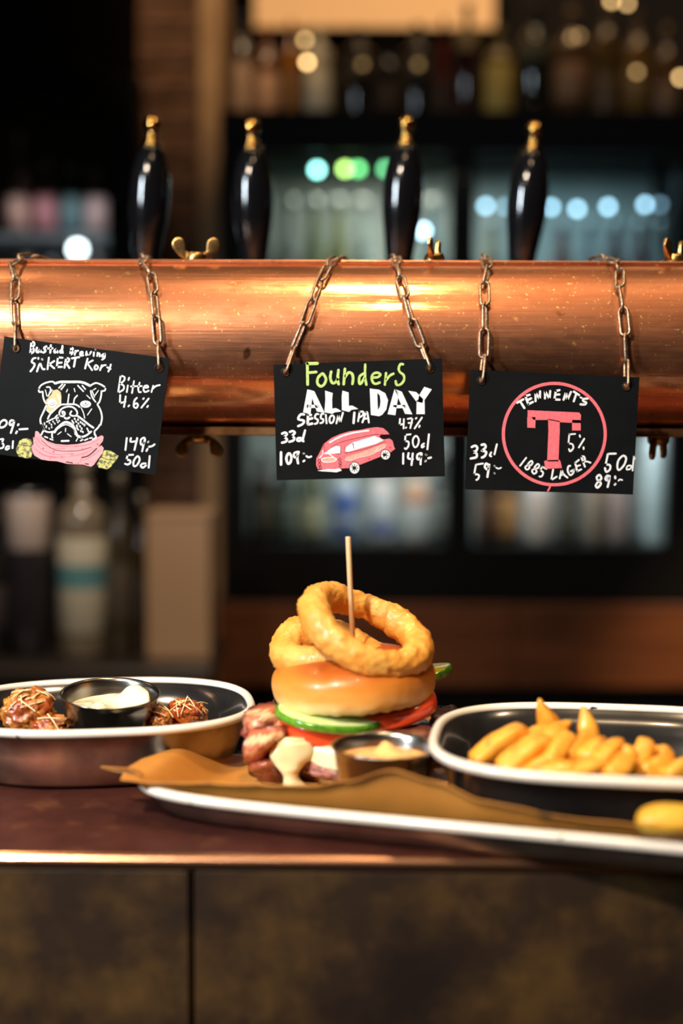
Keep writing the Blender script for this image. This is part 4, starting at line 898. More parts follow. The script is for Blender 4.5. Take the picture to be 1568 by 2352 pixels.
# pick
a_, b_ = P(799, 1233, 1.074), P(809, 1452, 1.074); dr = (b_ - a_).normalized()
o = MB().tube([a_, a_ + dr * 0.0008, b_ + dr * 0.035], [0.0017, 0.0020, 0.0020], 16).build('wooden_pick', M_STICK); tag(o, 'thin wooden pick standing upright in the burger through the onion rings', 'skewer')

# ------------------------------------------------------------------ dip cups
def dip_cup(label, c, R, h, tilt, sauce_label, sm, scup, peak, seed, fill=0.78):
    Mx = Matrix.Translation(c) @ tilt
    th = thing('dip_cup', label, 'dip cup', c)
    rb = R * 0.76
    pr = [(0, .0012), (rb * .9, .0), (rb, .0015), (R * .93, h * .86), (R * .945, h * .93), (R * .99, h * .975), (R * 1.0, h * 1.0), (R * .985, h * 1.012), (R * .955, h), (R * .925, h * .95), (R * .90, h * .86), (rb * .96, .0035), (0, .003)]
    mb = MB().lathe(pr, 80).xf(tilt.to_4x4() if hasattr(tilt, 'to_4x4') else tilt)
    mesh('cup', mb.v, mb.f, M_STEEL, th, rot=(0, 0, 0))
    n = 96; v = []; f = []; rows = 30; zf = h * fill
    for i in range(rows):
        t = i / (rows - 1)
        for k in range(n):
            a = 2 * pi * k / n; r = t * (rb + (R * .915 - rb) * fill) * .985; x, y = r * cos(a), r * sin(a)
            e = max(0, min(1, (1 - t) / .12))
            z = zf + (0.0022 * nz((x, y, 0), 70, seed) + 0.0012 * nz((x, y, 0), 170, seed)) * e
            for (px_, py_, hh, ww) in peak: z += hh * math.exp(-((x - px_) ** 2 + (y - py_) ** 2) / ww ** 2) * (e if t > .9 else 1)
            v.append((x, y, z))
    for i in range(rows - 1):
        for k in range(n): f.append((i * n + k, i * n + (k + 1) % n, (i + 1) * n + (k + 1) % n, (i + 1) * n + k))
    # skirt down into the cup
    for k in range(n): a = 2 * pi * k / n; v.append((rb * .93 * cos(a), rb * .93 * sin(a), .0042))
    for k in range(n): f.append(((rows - 1) * n + k, (rows - 1) * n + (k + 1) % n, rows * n + (k + 1) % n, rows * n + k))
    v = [tilt @ Vector(p) + Vector(c) for p in v]
    o = mesh('dip_sauce', v, f, sm); tag(o, sauce_label, 'dip')
    return th
cc = Vector((0.0305, 0.963, CT + 0.0095))
dip_cup('small steel dip cup standing on the paper in front of the burger', cc, 0.0375, 0.0450, Matrix.Identity(4), 'orange chilli mayonnaise with a soft peak in the front dip cup', M_AIOLI, None,
        [(0.001, 0.010, 0.0075, 0.0062), (0.010, -0.002, 0.004, 0.018), (-0.012, -0.006, 0.002, 0.012)], 3, 0.80)
cc = Vector((-0.182, 1.102, CT + 0.0135))
dip_cup('steel dip cup tilted among the fried bites in the other dish', cc, 0.0388, 0.0480, Matrix.Rotation(radians(6.0), 4, 'X') @ Matrix.Rotation(radians(2), 4, 'Y'), 'creamy white mayonnaise smeared up one side of the tilted dip cup', M_MAYO, None,
        [(0.022, 0.014, 0.012, 0.011), (0.012, 0.020, 0.008, 0.010), (-0.008, 0.0, 0.0045, 0.006), (0.030, 0.004, 0.007, 0.008)], 8, 0.74)

# ------------------------------------------------------------------ fries
def fry(p0, p1, w, label, seed, bend=0.004, point=False, m=M_FRY, name='potato_fry', cat='fry', group='fries in the black dish', tip=0.35):
    p0, p1 = Vector(p0), Vector(p1); L = (p1 - p0).length; n = 20; k_ = 16; v = []; f = []
    t = (p1 - p0).normalized(); s = t.cross(Vector((0, 1, 0.2))).normalized(); b_ = s.cross(t)
    for i in range(n + 1):
        u = i / n; e = min(1, (u + .03) / .07) ** .4; e2 = min(1, (1.02 - u) / (.06 + tip * .4 * ((seed * 3.7) % 1))) ** .55
        if point and u > .45: e2 *= max(.16, 1 - ((u - .45) / .55) ** 1.25 * .86)
        sc = w / 2 * e * e2
        c = p0.lerp(p1, u) + s * bend * sin(pi * u) + b_ * .001 * nz((u, seed, 0), 2)
        tw = .5 * u + seed
        for j in range(k_):
            a = 2 * pi * j / k_; cx, cy = cos(a), sin(a); q = 1 / (abs(cx) ** 5 + abs(cy) ** 5) ** (1 / 5)
            x, y = cx * q * sc, cy * q * sc * .88; x, y = x * cos(tw) - y * sin(tw), x * sin(tw) + y * cos(tw)
            p = c + s * x + b_ * y; p += (s * x + b_ * y) * .10 * nz(p, 120, seed); v.append(p)
    for i in range(n):
        for j in range(k_): f.append((i * k_ + j, i * k_ + (j + 1) % k_, (i + 1) * k_ + (j + 1) % k_, (i + 1) * k_ + j))
    f.append(tuple(reversed(range(k_)))); f.append(tuple(n * k_ + j for j in range(k_)))
    o = mesh(name, v, f, m); return tag(o, label, cat, group)
FR = [  # (x0,y0,d0, x1,y1,d1, width, bend, label)
 (1292, 1700, 1.000, 1237, 1605, 0.992, .0155, .003, 'fry standing highest at the back of the dish, pointed tip leaning left'),
 (1352, 1712, 0.985, 1338, 1622, 0.990, .0165, -.001, 'short thick upright fry with pointed top beside the tallest fry'),
 (1088, 1762, 0.960, 1212, 1680, 0.975, .0165, .0035, 'long curved fry lying nearest the burger end of the dish'),
 (1150, 1775, 0.940, 1262, 1700, 0.958, .0165, .002, 'pale fry lying just inside the long curved fry'),
 (1205, 1700, 0.975, 1262, 1684, 0.985, .0130, .001, 'small fry behind the pale fry'),
 (1225, 1735, 0.958, 1312, 1655, 0.985, .0160, .001, 'fry leaning up against the tallest fry'),
 (1255, 1760, 0.935, 1312, 1692, 0.960, .0150, .001, 'orange-brown fry in the middle of the heap'),
 (1300, 1745, 0.945, 1352, 1705, 0.965, .0150, .001, 'stubby fry below the short upright fry'),
 (1340, 1752, 0.940, 1392, 1695, 0.965, .0155, .002, 'fry with a blunt pointed end, one place along from the short upright fry'),
 (1372, 1765, 0.925, 1428, 1712, 0.950, .0150, .002, 'fry leaning towards the empty side of the dish'),
 (1290, 1790, 0.915, 1400, 1752, 0.930, .0145, .001, 'fry lying across the front of the heap'),
 (1210, 1790, 0.920, 1330, 1770, 0.920, .0140, .001, 'fry half hidden by the front rim'),
 (1400, 1790, 0.915, 1450, 1745, 0.935, .0150, .001, 'short fry in front near the far end of the heap'),
 (1432, 1785, 0.930, 1488, 1700, 0.955, .0160, -.003, 'dark orange fry with slanted end standing apart from the heap'),
 (1478, 1785, 0.930, 1545, 1728, 0.945, .0185, -.003, 'crisp brown wedge-like fry at the far end of the dish'),
 (1525, 1790, 0.925, 1600, 1750, 0.935, .0150, .001, 'fry cut off by the edge of the picture, beyond the crisp brown one'),
 (1180, 1800, 0.935, 1290, 1740, 0.940, .0145, .001, 'fry in the lower layer under the pale fry'),
 (1330, 1795, 0.935, 1440, 1770, 0.925, .0145, .001, 'fry in the lower layer under the crosswise front fry')]
hid = random.Random(5)
FR += [(x_, 1748, y_, x_ + hid.uniform(50, 90), 1735, y_ + hid.uniform(-.03, .03), .0145, .001, 'fry in the bottom layer of the dish, mostly covered by other fries') for x_, y_ in ((1130, .99), (1190, 1.01), (1240, 1.0), (1290, 1.02), (1330, .99), (1360, 1.015), (1400, .985), (1450, .99), (1490, .975), (1260, .965), (1380, .955))]
for i, (x0, y0, d0, x1, y1, d1, w_, bd, lb) in enumerate(FR):
    a, b_ = P(x0, y0, d0), P(x1, y1, d1)
    lift = max(0, CT + 0.021 + w_ * .5 - min(a.z, b_.z)); 
    if a.z < CT + 0.021 + w_ * .4: a.z = CT + 0.021 + w_ * .4
    fry(a, b_, w_, lb, i * 1.37, bd, point=(i in (0, 1, 5, 8, 14)))
fry(P(1040, 1778, 1.020), P(1118, 1800, 0.995), .0165, 'orange fry lying on the paper behind the dish of fries', 3.3, .001, group=None, m=mat('sweet_potato', (0.72, 0.20, 0.02), 0.4, c2=(0.6, 0.14, 0.015), nscale=80, bump=.3, bscale=300, coat=.2), name='sweet_potato_fry')
# lemon-yellow wedge in the front corner
c = TP(0.375, 0.016, 0.040)
c = P(1545, 1884, 0.852)
vv, ff = ico(4, (0.0230, 0.0140, 0.0100), c, lambda d: 1 + .10 * nz(d, 1.6, 5) + .03 * nz(d, 6, 2))
o = mesh('potato_wedge', vv, ff, mat('yellow_wedge', (0.66, 0.42, 0.03), 0.5, c2=(0.78, 0.34, 0.03), nscale=60, sss=.15, coat=.3, bump=.3, bscale=200)); tag(o, 'yellow potato wedge on the paper at the front corner of the tray', 'potato wedge')

# ------------------------------------------------------------------ fried bites in the other dish
def bite(label, c, rad, seed, m, shreds=(), name='fried_bite', rough=0.22):
    th = thing(name, label, 'fried bite', (c[0], c[1], c[2] - rad[2]), group='fried bites in the dish')
    vv, ff = ico(5, rad, c, lambda d: 1 + rough * nz(d, 1.7, seed) + .13 * nz(d, 3.8, seed + 2) + .10 * nz(d, 9, seed) + .05 * nz(d, 22, seed))
    mb = MB(); mb.add(vv, ff); mb.build('crust', m, th)
    rnd = random.Random(int(seed * 10))
    for k in range(shreds if isinstance(shreds, int) else 0):
        a = rnd.uniform(-2.2, -.2); e = rnd.uniform(.45, 1.15)
        d = Vector((cos(a) * cos(e), sin(a) * cos(e), sin(e)))
        kk = 1 + rough * nz(d, 1.7, seed) + .13 * nz(d, 3.8, seed + 2)
        q = Vector(c) + Vector((d.x * rad[0], d.y * rad[1], d.z * rad[2])) * (kk + .02)
        t = Vector((rnd.uniform(-1, 1), rnd.uniform(-.5, .2), rnd.uniform(-.8, .8))); t = (t - d * t.dot(d)).normalized(); L = rnd.uniform(.008, .018)
        MB().tube(crom([q - t * L / 2 - d * .0004, q + d * .0010, q + t * L / 2 + d * rnd.uniform(-.001, .0016)], 4), .00055, 6).build('cheese_shred', M_SHRED, th)
    return th
bite('large fried bite with red glaze and grated cheese beside the tilted dip cup', P(70, 1640, 1.095), (0.0215, 0.018, 0.0200), 2.0, M_WING, 13)
bite('lower glazed bite tucked against the tilted dip cup', P(118, 1672, 1.085), (0.014, 0.014, 0.011), 5.0, M_WING, 2)
bite('ridged brown bite on the other side of the tilted dip cup, touching it', P(358, 1655, 1.100), (0.013, 0.013, 0.0115), 7.5, M_WING, 4)
bite('smooth red glazed bite with cheese shreds near the pointed corner of the dish', P(420, 1640, 1.118), (0.0150, 0.014, 0.0120), 9.2, M_WING2, 8, rough=.12)
bite('small dark bite at the end of the row, next to the smooth red one', P(448, 1650, 1.135), (0.010, 0.010, 0.0135), 11.4, M_WING, 3)
bite('hidden glazed bite behind the dip cup in the dish', P(250, 1650, 1.155), (0.018, 0.014, 0.0115), 13.0, M_WING, 0)

# ------------------------------------------------------------------ back bar: coolers, cabinet, shelf of bottles
M_CAB = mat('black_cabinet', (0.0035, 0.0030, 0.0028), 0.6, spec=0.12)
M_INNER = mat('cooler_lining', (0.26, 0.28, 0.27), 0.5)
M_WIRE = mat('shelf_wire', (0.25, 0.26, 0.27), 0.4, 0.7)
M_WOOD = mat('reddish_wood', (0.17, 0.055, 0.018), 0.38, c2=(0.075, 0.022, 0.009), nscale=5, detail=6, stretch=(0.6, 4, 9), coat=0.2)
def glass_mat():
    m = bpy.data.materials.new('door_glass'); m.use_nodes = True; nt = m.node_tree; N = nt.nodes; L = nt.links
    N.remove(N['Principled BSDF']); out = N['Material Output']
    t = N.new('ShaderNodeBsdfTransparent'); t.inputs[0].default_value = (0.93, 0.97, 0.96, 1); g = N.new('ShaderNodeBsdfGlossy'); g.inputs['Roughness'].default_value = 0.03
    fr = N.new('ShaderNodeFresnel'); fr.inputs[0].default_value = 1.45; mx = N.new('ShaderNodeMixShader')
    L.new(fr.outputs[0], mx.inputs[0]); L.new(t.outputs[0], mx.inputs[1]); L.new(g.outputs[0], mx.inputs[2]); L.new(mx.outputs[0], out.inputs[0]); return m
M_GLASS = glass_mat()
def emis(name, c, s):
    m = bpy.data.materials.new(name); m.use_nodes = True; b = m.node_tree.nodes['Principled BSDF']
    b.inputs['Base Color'].default_value = (*c, 1); b.inputs['Emission Color'].default_value = (*c, 1); b.inputs['Emission Strength'].default_value = s; return m
def cooler(label, x0, x1, zb, zt, yf, yb, doors, shelves, lining, hdr):
    th = thing('bottle_cooler', label, 'cooler', ((x0 + x1) / 2, yf, zb))
    t = 0.02
    mb = MB()
    mb.box(x0, x0 + t, yf + .02, yb, zb, zt); mb.box(x1 - t, x1, yf + .02, yb, zb, zt); mb.box(x0 + t, x1 - t, yf + .02, yb, zb, zb + t); mb.box(x0 + t, x1 - t, yf + .02, yb, zt - t, zt); mb.box(x0 + t, x1 - t, yb - t, yb, zb + t, zt - t)
    mb.build('cabinet', M_CAB, th, smooth=False)
    MB().box(x0 + t + .001, x1 - t - .001, yb - t - .006, yb - t - .001, zb + t + .001, zt - t - .001).build('lining', lining, th, smooth=False)
    for z in shelves: 
        mb = MB(); nb_ = 14
        for k in range(nb_): yy = yf + .05 + (yb - yf - .10) * k / (nb_ - 1); mb.box(x0 + t + .002, x1 - t - .002, yy - .0015, yy + .0015, z - .004, z)
        mb.build('wire_shelf', M_WIRE, th, smooth=False)
    for (a, b_, g0, g1, h0, h1) in doors:     # door outer a..b, glass g0..g1, h0..h1
        mb = MB(); zb_, zt_ = zb + .002, zt - hdr
        mb.box(a, g0, yf - .02, yf + .018, zb_, zt_); mb.box(g1, b_, yf - .02, yf + .018, zb_, zt_); mb.box(g0, g1, yf - .02, yf + .018, zb_, h0); mb.box(g0, g1, yf - .02, yf + .018, h1, zt_)
        d = mb.build('door', M_CAB, th, smooth=False)
        o = MB().box(g0, g1, yf - .003, yf + .001, h0, h1).build('glass_pane', M_GLASS, None, smooth=False); o.parent = d; o.location = Vector(o.location) - Vector(th.location)
    MB().box(x0, x1, yf - .02, yf + .018, zt - hdr + .003, zt).build('header', M_CAB, th, smooth=False)
    return th
YF = 3.30
X = lambda px: P(px, 900, YF).x
Z = lambda py: P(784, py, YF).z
CZB, CZT = Z(1375), Z(275)
mid = cooler('tall black double-door cooler behind the burger with lit bottles inside', X(508), X(1610), CZB, CZT, YF, 3.80,
             [(X(510), X(1056), X(565), X(1028), Z(1253), Z(352)), (X(1059), X(1608), X(1085), X(1538), Z(1253), Z(352))], [Z(790), Z(1262)], M_INNER, 0.055)
def bead(par, px, py, y, r, c, s, nm='glow_bead'):
    p = P(px, py, y); mb = MB(); mb.add(*ico(2, (r, r, r), p)); o = mb.build(nm, emis('bead_glow', c, s), par); return o
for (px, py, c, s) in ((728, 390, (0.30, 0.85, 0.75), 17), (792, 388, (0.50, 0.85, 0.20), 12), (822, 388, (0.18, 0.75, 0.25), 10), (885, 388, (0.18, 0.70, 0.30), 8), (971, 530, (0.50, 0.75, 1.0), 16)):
    bead(mid, px, py, 3.42, 0.009, c, s)  # added glowing beads stand in for LED reflections on glass and caps
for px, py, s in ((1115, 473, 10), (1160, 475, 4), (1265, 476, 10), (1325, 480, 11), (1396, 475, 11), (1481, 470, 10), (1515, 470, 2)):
    bead(mid, px, py, 3.42, 0.0075, (0.42, 0.72, 0.95), s)  # more added beads for LED reflections in the second door
lx0, lx1 = X(-160), X(318)
lft = cooler('black glass-door cooler beyond the bulldog sign', lx0, lx1, Z(1085), Z(168), YF, 3.78, [(lx0 + .002, lx1 - .002, X(-110), X(255), Z(1040), Z(215))], [Z(530), Z(830)], mat('dim_lining', (0.09, 0.09, 0.10), 0.6), 0.03)
bead(lft, 178, 573, 3.40, 0.016, (0.85, 0.95, 1.0), 10)  # glowing bead added for a bright spot in this cooler
# cabinets underneath
cab = thing('back_cabinet', 'long reddish wooden cabinet under the double-door cooler', 'cabinet', (X(1060), YF, 0))
zt_ = CZB - .001; zb_ = Z(1570)
MB().box(X(500), X(1900), YF - .02, 3.85, 0.0, zb_).build('plinth', M_CAB, cab, smooth=False)
MB().box(X(500), X(1900), YF - .03, 3.85, zb_ + .001, zt_).build('carcass', M_CAB, cab, smooth=False)
for a, b_ in ((502, 1180), (1183, 1890)): MB().box(X(a), X(b_), YF - .05, YF - .031, zb_ + .004, zt_ - .004, .002).build('wooden_front', M_WOOD, cab, smooth=False)
lcab = thing('back_cabinet', 'black cabinet under the cooler beyond the bulldog sign', 'cabinet', (X(80), YF, 0))
MB().box(lx0, lx1, YF, 3.80, 0, Z(1085) - .001).build('carcass', M_CAB, lcab, smooth=False)
# work bench in front of it
WY = 2.86
wz = P(200, 1500, WY).z
wb = thing('work_bench', 'low dark work bench with bottles behind the dish of fried bites', 'bench', (P(150, 1500, WY).x, WY, 0))
wx0, wx1 = P(-220, 1500, WY).x, P(500, 1500, WY).x
MB().box(wx0, wx1, WY - .16, WY + .20, wz - .03, wz, .003).build('bench_top', mat('dark_bench', (0.03, 0.022, 0.018), 0.35), wb, smooth=False)
for a in (wx0 + .02, wx1 - .06):
    for b_ in (WY - .15, WY + .15): MB().box(a, a + .04, b_, b_ + .04, 0, wz - .03).build('leg', M_CAB, wb, smooth=False)
bxp, bx2 = P(347, 1500, WY).x, P(490, 1500, WY).x
hbx = P(400, 1172, WY).z - wz
bo = thing('tan_box', 'plain upright tan box on the work bench', 'box', ((bxp + bx2) / 2, WY, wz))
M_TAN = mat('tan_card', (0.40, 0.24, 0.13), 0.6)
MB().box(bxp, bx2, WY - .06, WY + .06, wz, wz + hbx - .012, .003).build('box_body', M_TAN, bo, smooth=False)
MB().box(bxp - .002, bx2 + .002, WY - .062, WY + .062, wz + hbx - .0115, wz + hbx, .002).build('box_lid', M_TAN, bo, smooth=False)
# bottles
def bottle(name, label, x, y, z, h, r, gc, lc, lr=(.15, .55), cap=(0.02, 0.02, 0.02), kind='spirit', group=None, clear=False, mark=None, cat='bottle', emit=0):
    th = thing(name, label, cat, (x, y, z), group=group)
    if kind == 'spirit': pr = [(0, 0), (.92, 0), (1, .015), (1, .60), (.93, .67), (.62, .74), (.34, .79), (.30, .82), (.30, .95), (.34, .952), (.34, .965), (0, .966)]
    elif kind == 'square': pr = [(0, 0), (.95, 0), (1, .02), (1, .70), (.90, .76), (.45, .80), (.36, .82), (.36, .92), (0, .921)]
    elif kind == 'beer': pr = [(0, 0), (.92, 0), (1, .02), (1, .52), (.90, .62), (.55, .75), (.40, .84), (.38, .95), (.42, .955), (.42, .975), (0, .976)]
    else: pr = [(0, 0), (.80, 0), (.84, .02), (1, .06), (1, .92), (.84, .97), (.84, .985), (0, .985)]
    pr = [(a * r, b_ * h) for a, b_ in pr]
    mg = mat('bottle_glass', gc, 0.10, coat=0.5, trans=0.35 if clear else 0.0)
    if emit: pass
    MB().lathe(pr, 28).build('glass', mg, None, loc=(0, 0, 0)).parent = th
    th.children[-1].name = 'glass' if kind != 'can' else 'can_body'
    if lc:
        o = MB().lathe([(r * 1.004, h * lr[0]), (r * 1.016, h * lr[0] + .001), (r * 1.016, h * lr[1] - .001), (r * 1.004, h * lr[1])], 28)
        o = mesh('paper_label', o.v, o.f[:-2], mat('label_paper', lc, 0.6), th, rot=(0, 0, 0))
        if mark: 
            q = MB().lathe([(r * 1.018, h * mark[0]), (r * 1.022, h * mark[1])], 28); mesh('label_band', q.v, q.f[:-2], mat('label_ink', mark[2], 0.6), th, rot=(0, 0, 0))
    if kind != 'can':
        k = {'spirit': .36, 'square': .40, 'beer': .45}[kind]
        MB().lathe([(r * k, h * .925), (r * k, h * .995), (r * k * .8, h), (0, h)], 20).build('cap', mat('bottle_cap', cap, 0.35, 0.3), None, loc=(0, 0, 0)).parent = th
    return th
ORD = ['first', 'second', 'third', 'fourth', 'fifth', 'sixth', 'seventh', 'eighth', 'ninth', 'tenth', 'eleventh', 'twelfth', 'thirteenth', 'fourteenth', 'fifteenth', 'sixteenth', 'seventeenth']
# the shelf of spirits on top of the cooler
sh = thing('spirit_shelf', 'black shelf board on top of the double-door cooler', 'shelf', (X(1060), YF, CZT))
MB().box(X(508), X(1700), YF - .02, 3.80, CZT + .0005, CZT + .018, .002).build('shelf_board', M_CAB, sh, smooth=False)
SZ = CZT + .0185; SB = 3.46
SX = lambda px: P(px, 200, SB).x
UP = [  # px, width px, top py, glass, label, label range, cap, kind, words
 (556, 62, 30, (.05, .035, .03), (.30, .19, .12), (.1, .55), (.02, .03, .06), 'spirit', 'brown bottle with tan label'),
 (612, 66, 60, (.12, .05, .02), (.36, .20, .12), (.1, .5), (.30, .10, .03), 'spirit', 'amber bottle with pinkish label'),
 (668, 56, 45, (.30, .10, .01), (.24, .11, .03), (.1, .5), (.45, .02, .01), 'spirit', 'amber bottle with red cap'),
 (730, 92, 60, (.55, .48, .36), (.62, .57, .45), (.05, .5), (.7, .55, .3), 'square', 'cream stoneware bottle'),
 (822, 84, 62, (.008, .008, .008), (.08, .055, .025), (.50, .66), (.01, .01, .01), 'square', 'wide black bottle with dull gold label'),
 (890, 66, 95, (.010, .008, .007), (.05, .03, .015), (.2, .5), (.01, .01, .01), 'spirit', 'short black bottle'),
 (958, 88, 55, (.008, .008, .008), (.09, .062, .03), (.48, .66), (.01, .01, .01), 'square', 'broad black bottle with gold label'),
 (1018, 50, 40, (.14, .015, .01), (.05, .02, .01), (.1, .4), (.28, .02, .015), 'spirit', 'slim red-topped bottle'),
 (1072, 62, 8, (.030, .006, .006), (.34, .20, .07), (.60, .78), (.01, .01, .01), 'spirit', 'dark red bottle with gold neck label'),
 (1146, 66, 62, (.22, .14, .02), (.55, .36, .07), (.06, .60), (.25, .17, .05), 'spirit', 'bottle with tall yellow label'),
 (1226, 76, 10, (.010, .014, .008), (.10, .075, .025), (.52, .70), (.02, .02, .01), 'spirit', 'dark green bottle with olive neck label'),
 (1312, 84, 20, (.08, .035, .012), (.26, .12, .05), (.20, .52), (.20, .12, .04), 'spirit', 'copper coloured bottle'),
 (1392, 60, 0, (.09, .045, .01), (.10, .05, .015), (.1, .4), (.25, .15, .03), 'spirit', 'tall amber bottle'),
 (1462, 72, 30, (.16, .08, .015), (.20, .10, .02), (.25, .5), (.10, .05, .02), 'spirit', 'golden bottle'),
 (1530, 66, 60, (.10, .045, .015), (.14, .07, .03), (.1, .4), (.25, .15, .05), 'spirit', 'brown bottle with round shoulders')]
for i, (px, wp, ty, g, l, lr, cp, kd, wds) in enumerate(UP):
    top = P(px, ty, SB).z; wp = min([wp] + [abs(px - q[0]) * 2 - q[1] - 4 if q[1] > wp else abs(px - q[0]) - 2 for q in UP if q[0] != px])
    bottle('spirit_bottle', f'{wds}, {ORD[i]} from the pillar on the top shelf', SX(px), SB, SZ, top - SZ, wp / 2 / 945, g, l, lr, cp, kd, 'bottles on the top shelf')
# back-lit panel behind the shelf
pn = thing('lit_panel', 'warm back-lit panel behind the bottles of the top shelf', 'light panel', (P(845, 0, 3.93).x, 3.93, P(845, 62, 3.93).z))
MB().box(P(585, 0, 3.93).x, P(1135, 0, 3.93).x, 3.925, 3.935, P(845, 62, 3.93).z, P(845, -420, 3.93).z).build('frosted_sheet', emis('panel_glow', (1.0, 0.50, 0.18), 0.62), pn, smooth=False)
MB().box(P(570, 0, 3.93).x, P(1150, 0, 3.93).x, 3.94, 3.97, P(845, 75, 3.93).z, P(845, -440, 3.93).z).build('panel_frame', M_CAB, pn, smooth=False)
# small glowing beads on an added thread stand in for bottle glints
sl = thing('glint_beads', 'tiny glowing beads on an added thread, standing in for glints between the shelf bottles', 'lights', (X(1000), 3.38, SZ))
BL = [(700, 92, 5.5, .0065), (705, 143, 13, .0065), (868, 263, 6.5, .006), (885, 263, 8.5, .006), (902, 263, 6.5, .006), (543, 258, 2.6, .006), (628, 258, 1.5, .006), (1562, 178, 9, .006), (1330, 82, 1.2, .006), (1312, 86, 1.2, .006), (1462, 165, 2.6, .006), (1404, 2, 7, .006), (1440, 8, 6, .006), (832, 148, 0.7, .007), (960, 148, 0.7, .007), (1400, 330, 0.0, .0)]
wp_ = []
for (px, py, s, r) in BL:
    if r: bead(sl, px, py, 3.385, r, (1.0, 0.62, 0.24), s, 'shelf_glint'); wp_.append(P(px, py, 3.392))
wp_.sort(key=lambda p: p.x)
MB().tube(crom(wp_, 5), 0.0009, 6).build('added_wire', M_CAB, sl)
# bottles in the double-door cooler
LZ, MZ = Z(1262), Z(790)
lo = [(600, 'beer', (.05, .03, .02), (.14, .10, .07), None, 'dim brown bottle'), (652, 'beer', (.03, .04, .03), (.12, .13, .10), None, 'dim green bottle'), (712, 'beer', (.10, .10, .06), (.50, .42, .26), (.45, .5, (.10, .14, .10)), 'bottle with cream label'),
      (790, 'can', (.55, .57, .66), (.10, .16, .42), (.30, .42, (.6, .6, .7)), 'blue and white can'), (875, 'can', (.75, .62, .60), (.75, .72, .74), (.15, .32, (.12, .16, .42)), 'white can with red top'), (955, 'can', (.72, .45, .32), (.74, .70, .68), (.62, .78, (.75, .25, .10)), 'white can with orange top'),
      (1018, 'beer', (.05, .05, .05), (.20, .19, .17), None, 'dim grey bottle')]
for i, (px, kd, g, l, mk, wds) in enumerate(lo):
    h_ = .155 if kd == 'can' else .225
    y_ = 3.46; bottle('beer_can' if kd == 'can' else 'beer_bottle', f'{wds} on the low shelf in the cooler above the burger', P(px, 1200, y_).x, y_, LZ + .0005, h_, .029, g, l, (.08, .80) if kd == 'can' else (.1, .5), (.3, .3, .3), kd, 'drinks on the low cooler shelf', mark=mk, cat='can' if kd == 'can' else 'bottle')
lo = [(1118, 'beer', (.05, .03, .02), (.16, .08, .05), 'brown bottle'), (1165, 'beer', (.10, .05, .02), (.52, .24, .08), 'bottle with orange label'), (1238, 'can', (.70, .62, .60), (.66, .50, .42), 'pale can with peach label'), (1302, 'beer', (.05, .04, .03), (.12, .10, .07), 'dim brown bottle'),
      (1365, 'can', (.30, .20, .14), (.30, .22, .16), 'tan can'), (1420, 'can', (.34, .24, .22), (.40, .28, .25), 'dusty pink can')]
for i, (px, kd, g, l, wds) in enumerate(lo):
    h_ = .155 if kd == 'can' else .225
    y_ = 3.46; bottle('beer_can' if kd == 'can' else 'beer_bottle', f'{wds} low in the second cooler door, {ORD[i]} from the middle post', P(px, 1200, y_).x, y_, LZ + .0005, h_, .029, g, l, (.08, .80) if kd == 'can' else (.1, .5), (.3, .3, .3), kd, 'drinks on the low cooler shelf', cat='can' if kd == 'can' else 'bottle')
bottle('tall_bottle', 'tall pale bluish bottle at the far edge of the second cooler door', P(1508, 1200, 3.45).x, 3.45, LZ + .0005, .36, .033, (.55, .66, .66), (.55, .66, .68), (.04, .7), (.5, .5, .5), 'spirit', 'drinks on the low cooler shelf')
up_ = [(610, (.30, .33, .33), (.34, .34, .36), 'grey bottle'), (668, (.45, .47, .47), (.50, .50, .48), 'frosted bottle'), (722, (.20, .24, .12), (.40, .42, .26), 'yellow-green bottle'), (776, (.28, .30, .12), (.42, .44, .22), 'olive bottle'), (832, (.40, .44, .42), (.5, .54, .5), 'misty clear bottle'), (990, (.10, .16, .18), (.2, .28, .3), 'teal bottle'),
       (1130, (.30, .28, .20), (.34, .30, .20), 'bottle with khaki label'), (1192, (.16, .10, .09), (.22, .12, .10), 'brown bottle'), (1290, (.14, .04, .04), (.22, .09, .08), 'dark red bottle'), (1350, (.26, .27, .28), (.33, .32, .32), 'silver-grey bottle'), (1412, (.09, .02, .03), (.20, .06, .07), 'burgundy bottle'), (1470, (.10, .03, .04), (.24, .08, .09), 'wine-red bottle'), (1518, (.20, .2, .2), (.26, .24, .24), 'grey bottle with pale label')]
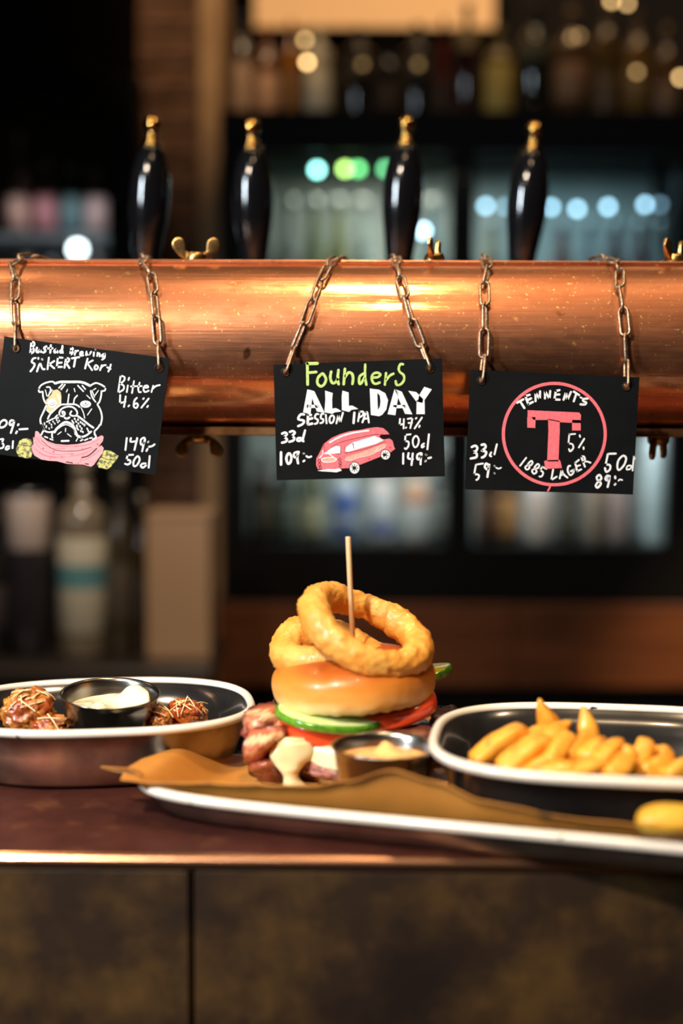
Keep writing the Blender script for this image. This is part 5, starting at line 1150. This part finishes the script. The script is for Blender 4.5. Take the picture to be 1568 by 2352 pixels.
for i, (px, g, l, wds) in enumerate(up_):
    y_ = 3.50; hh = P(px, 455 if px < 1000 else 505, y_).z - MZ
    bottle('chilled_bottle', f'{wds} on the upper cooler shelf, {ORD[i]} from the brick pillar', P(px, 600, y_).x, y_, MZ + .0005, hh, .0275, g, l, (.1, .62), (.3, .3, .3), 'beer', 'bottles on the upper cooler shelf')
# bottles in the far cooler beyond the bulldog sign
for px, py, z0, g, l, wds in ((40, 300, 530, (.28, .17, .15), (.40, .24, .20), 'peach coloured bottle'), (104, 365, 530, (.20, .08, .10), (.34, .14, .16), 'pink bottle'), (165, 380, 530, (.04, .09, .10), (.07, .14, .16), 'dark teal bottle'), (222, 390, 530, (.28, .20, .20), (.34, .25, .25), 'mauve bottle'),
                              (60, 590, 830, (.16, .15, .15), (.2, .19, .19), 'grey bottle'), (120, 595, 830, (.10, .12, .12), (.14, .16, .17), 'slate bottle'), (222, 585, 830, (.3, .22, .22), (.34, .27, .26), 'pale mauve bottle')):
    y_ = 3.48; zz_ = Z(z0) + .0005
    bottle('chilled_bottle', f'{wds} on the {"upper" if z0 == 530 else "lower"} shelf of the cooler beyond the bulldog sign', P(px, py, y_).x, y_, zz_, P(px, py, y_).z - zz_, .029, g, l, (.1, .6), (.2, .2, .2), 'beer', 'bottles in the far cooler')
# bottles on the work bench
for px, w_, ty, g, l, lr, mk, wds in ((66, 96, 1120, (.03, .025, .03), (.58, .47, .42), (.64, .95), None, 'stout dark bottle with white upper label'),
                                      (190, 112, 1062, (.20, .16, .11), (.52, .47, .36), (.13, .62), (.36, .48, (.10, .26, .28)), 'large bottle with cream and teal label'),
                                      (276, 62, 1085, (.05, .038, .02), (.07, .05, .03), (.2, .5), None, 'slim olive-brown bottle'),
                                      (326, 46, 1135, (.03, .018, .008), (.02, .014, .01), (.2, .5), None, 'thin dark bottle with amber cap'),
                                      (-20, 70, 1180, (.02, .02, .02), (.05, .04, .04), (.2, .5), None, 'black bottle at the end of the bench')):
    y_ = WY - .02; top = P(px, ty, y_).z
    kd = 'can' if px == 66 else 'square' if px in (190,) else 'spirit'
    bottle('bench_bottle', f'{wds} on the work bench', P(px, 1300, y_).x, y_, wz + .0005, top - wz, w_ / 2 / 1135, g, l, lr, (.45, .22, .03) if px == 325 else (.3, .25, .18), kd, 'bottles on the work bench', mark=mk)
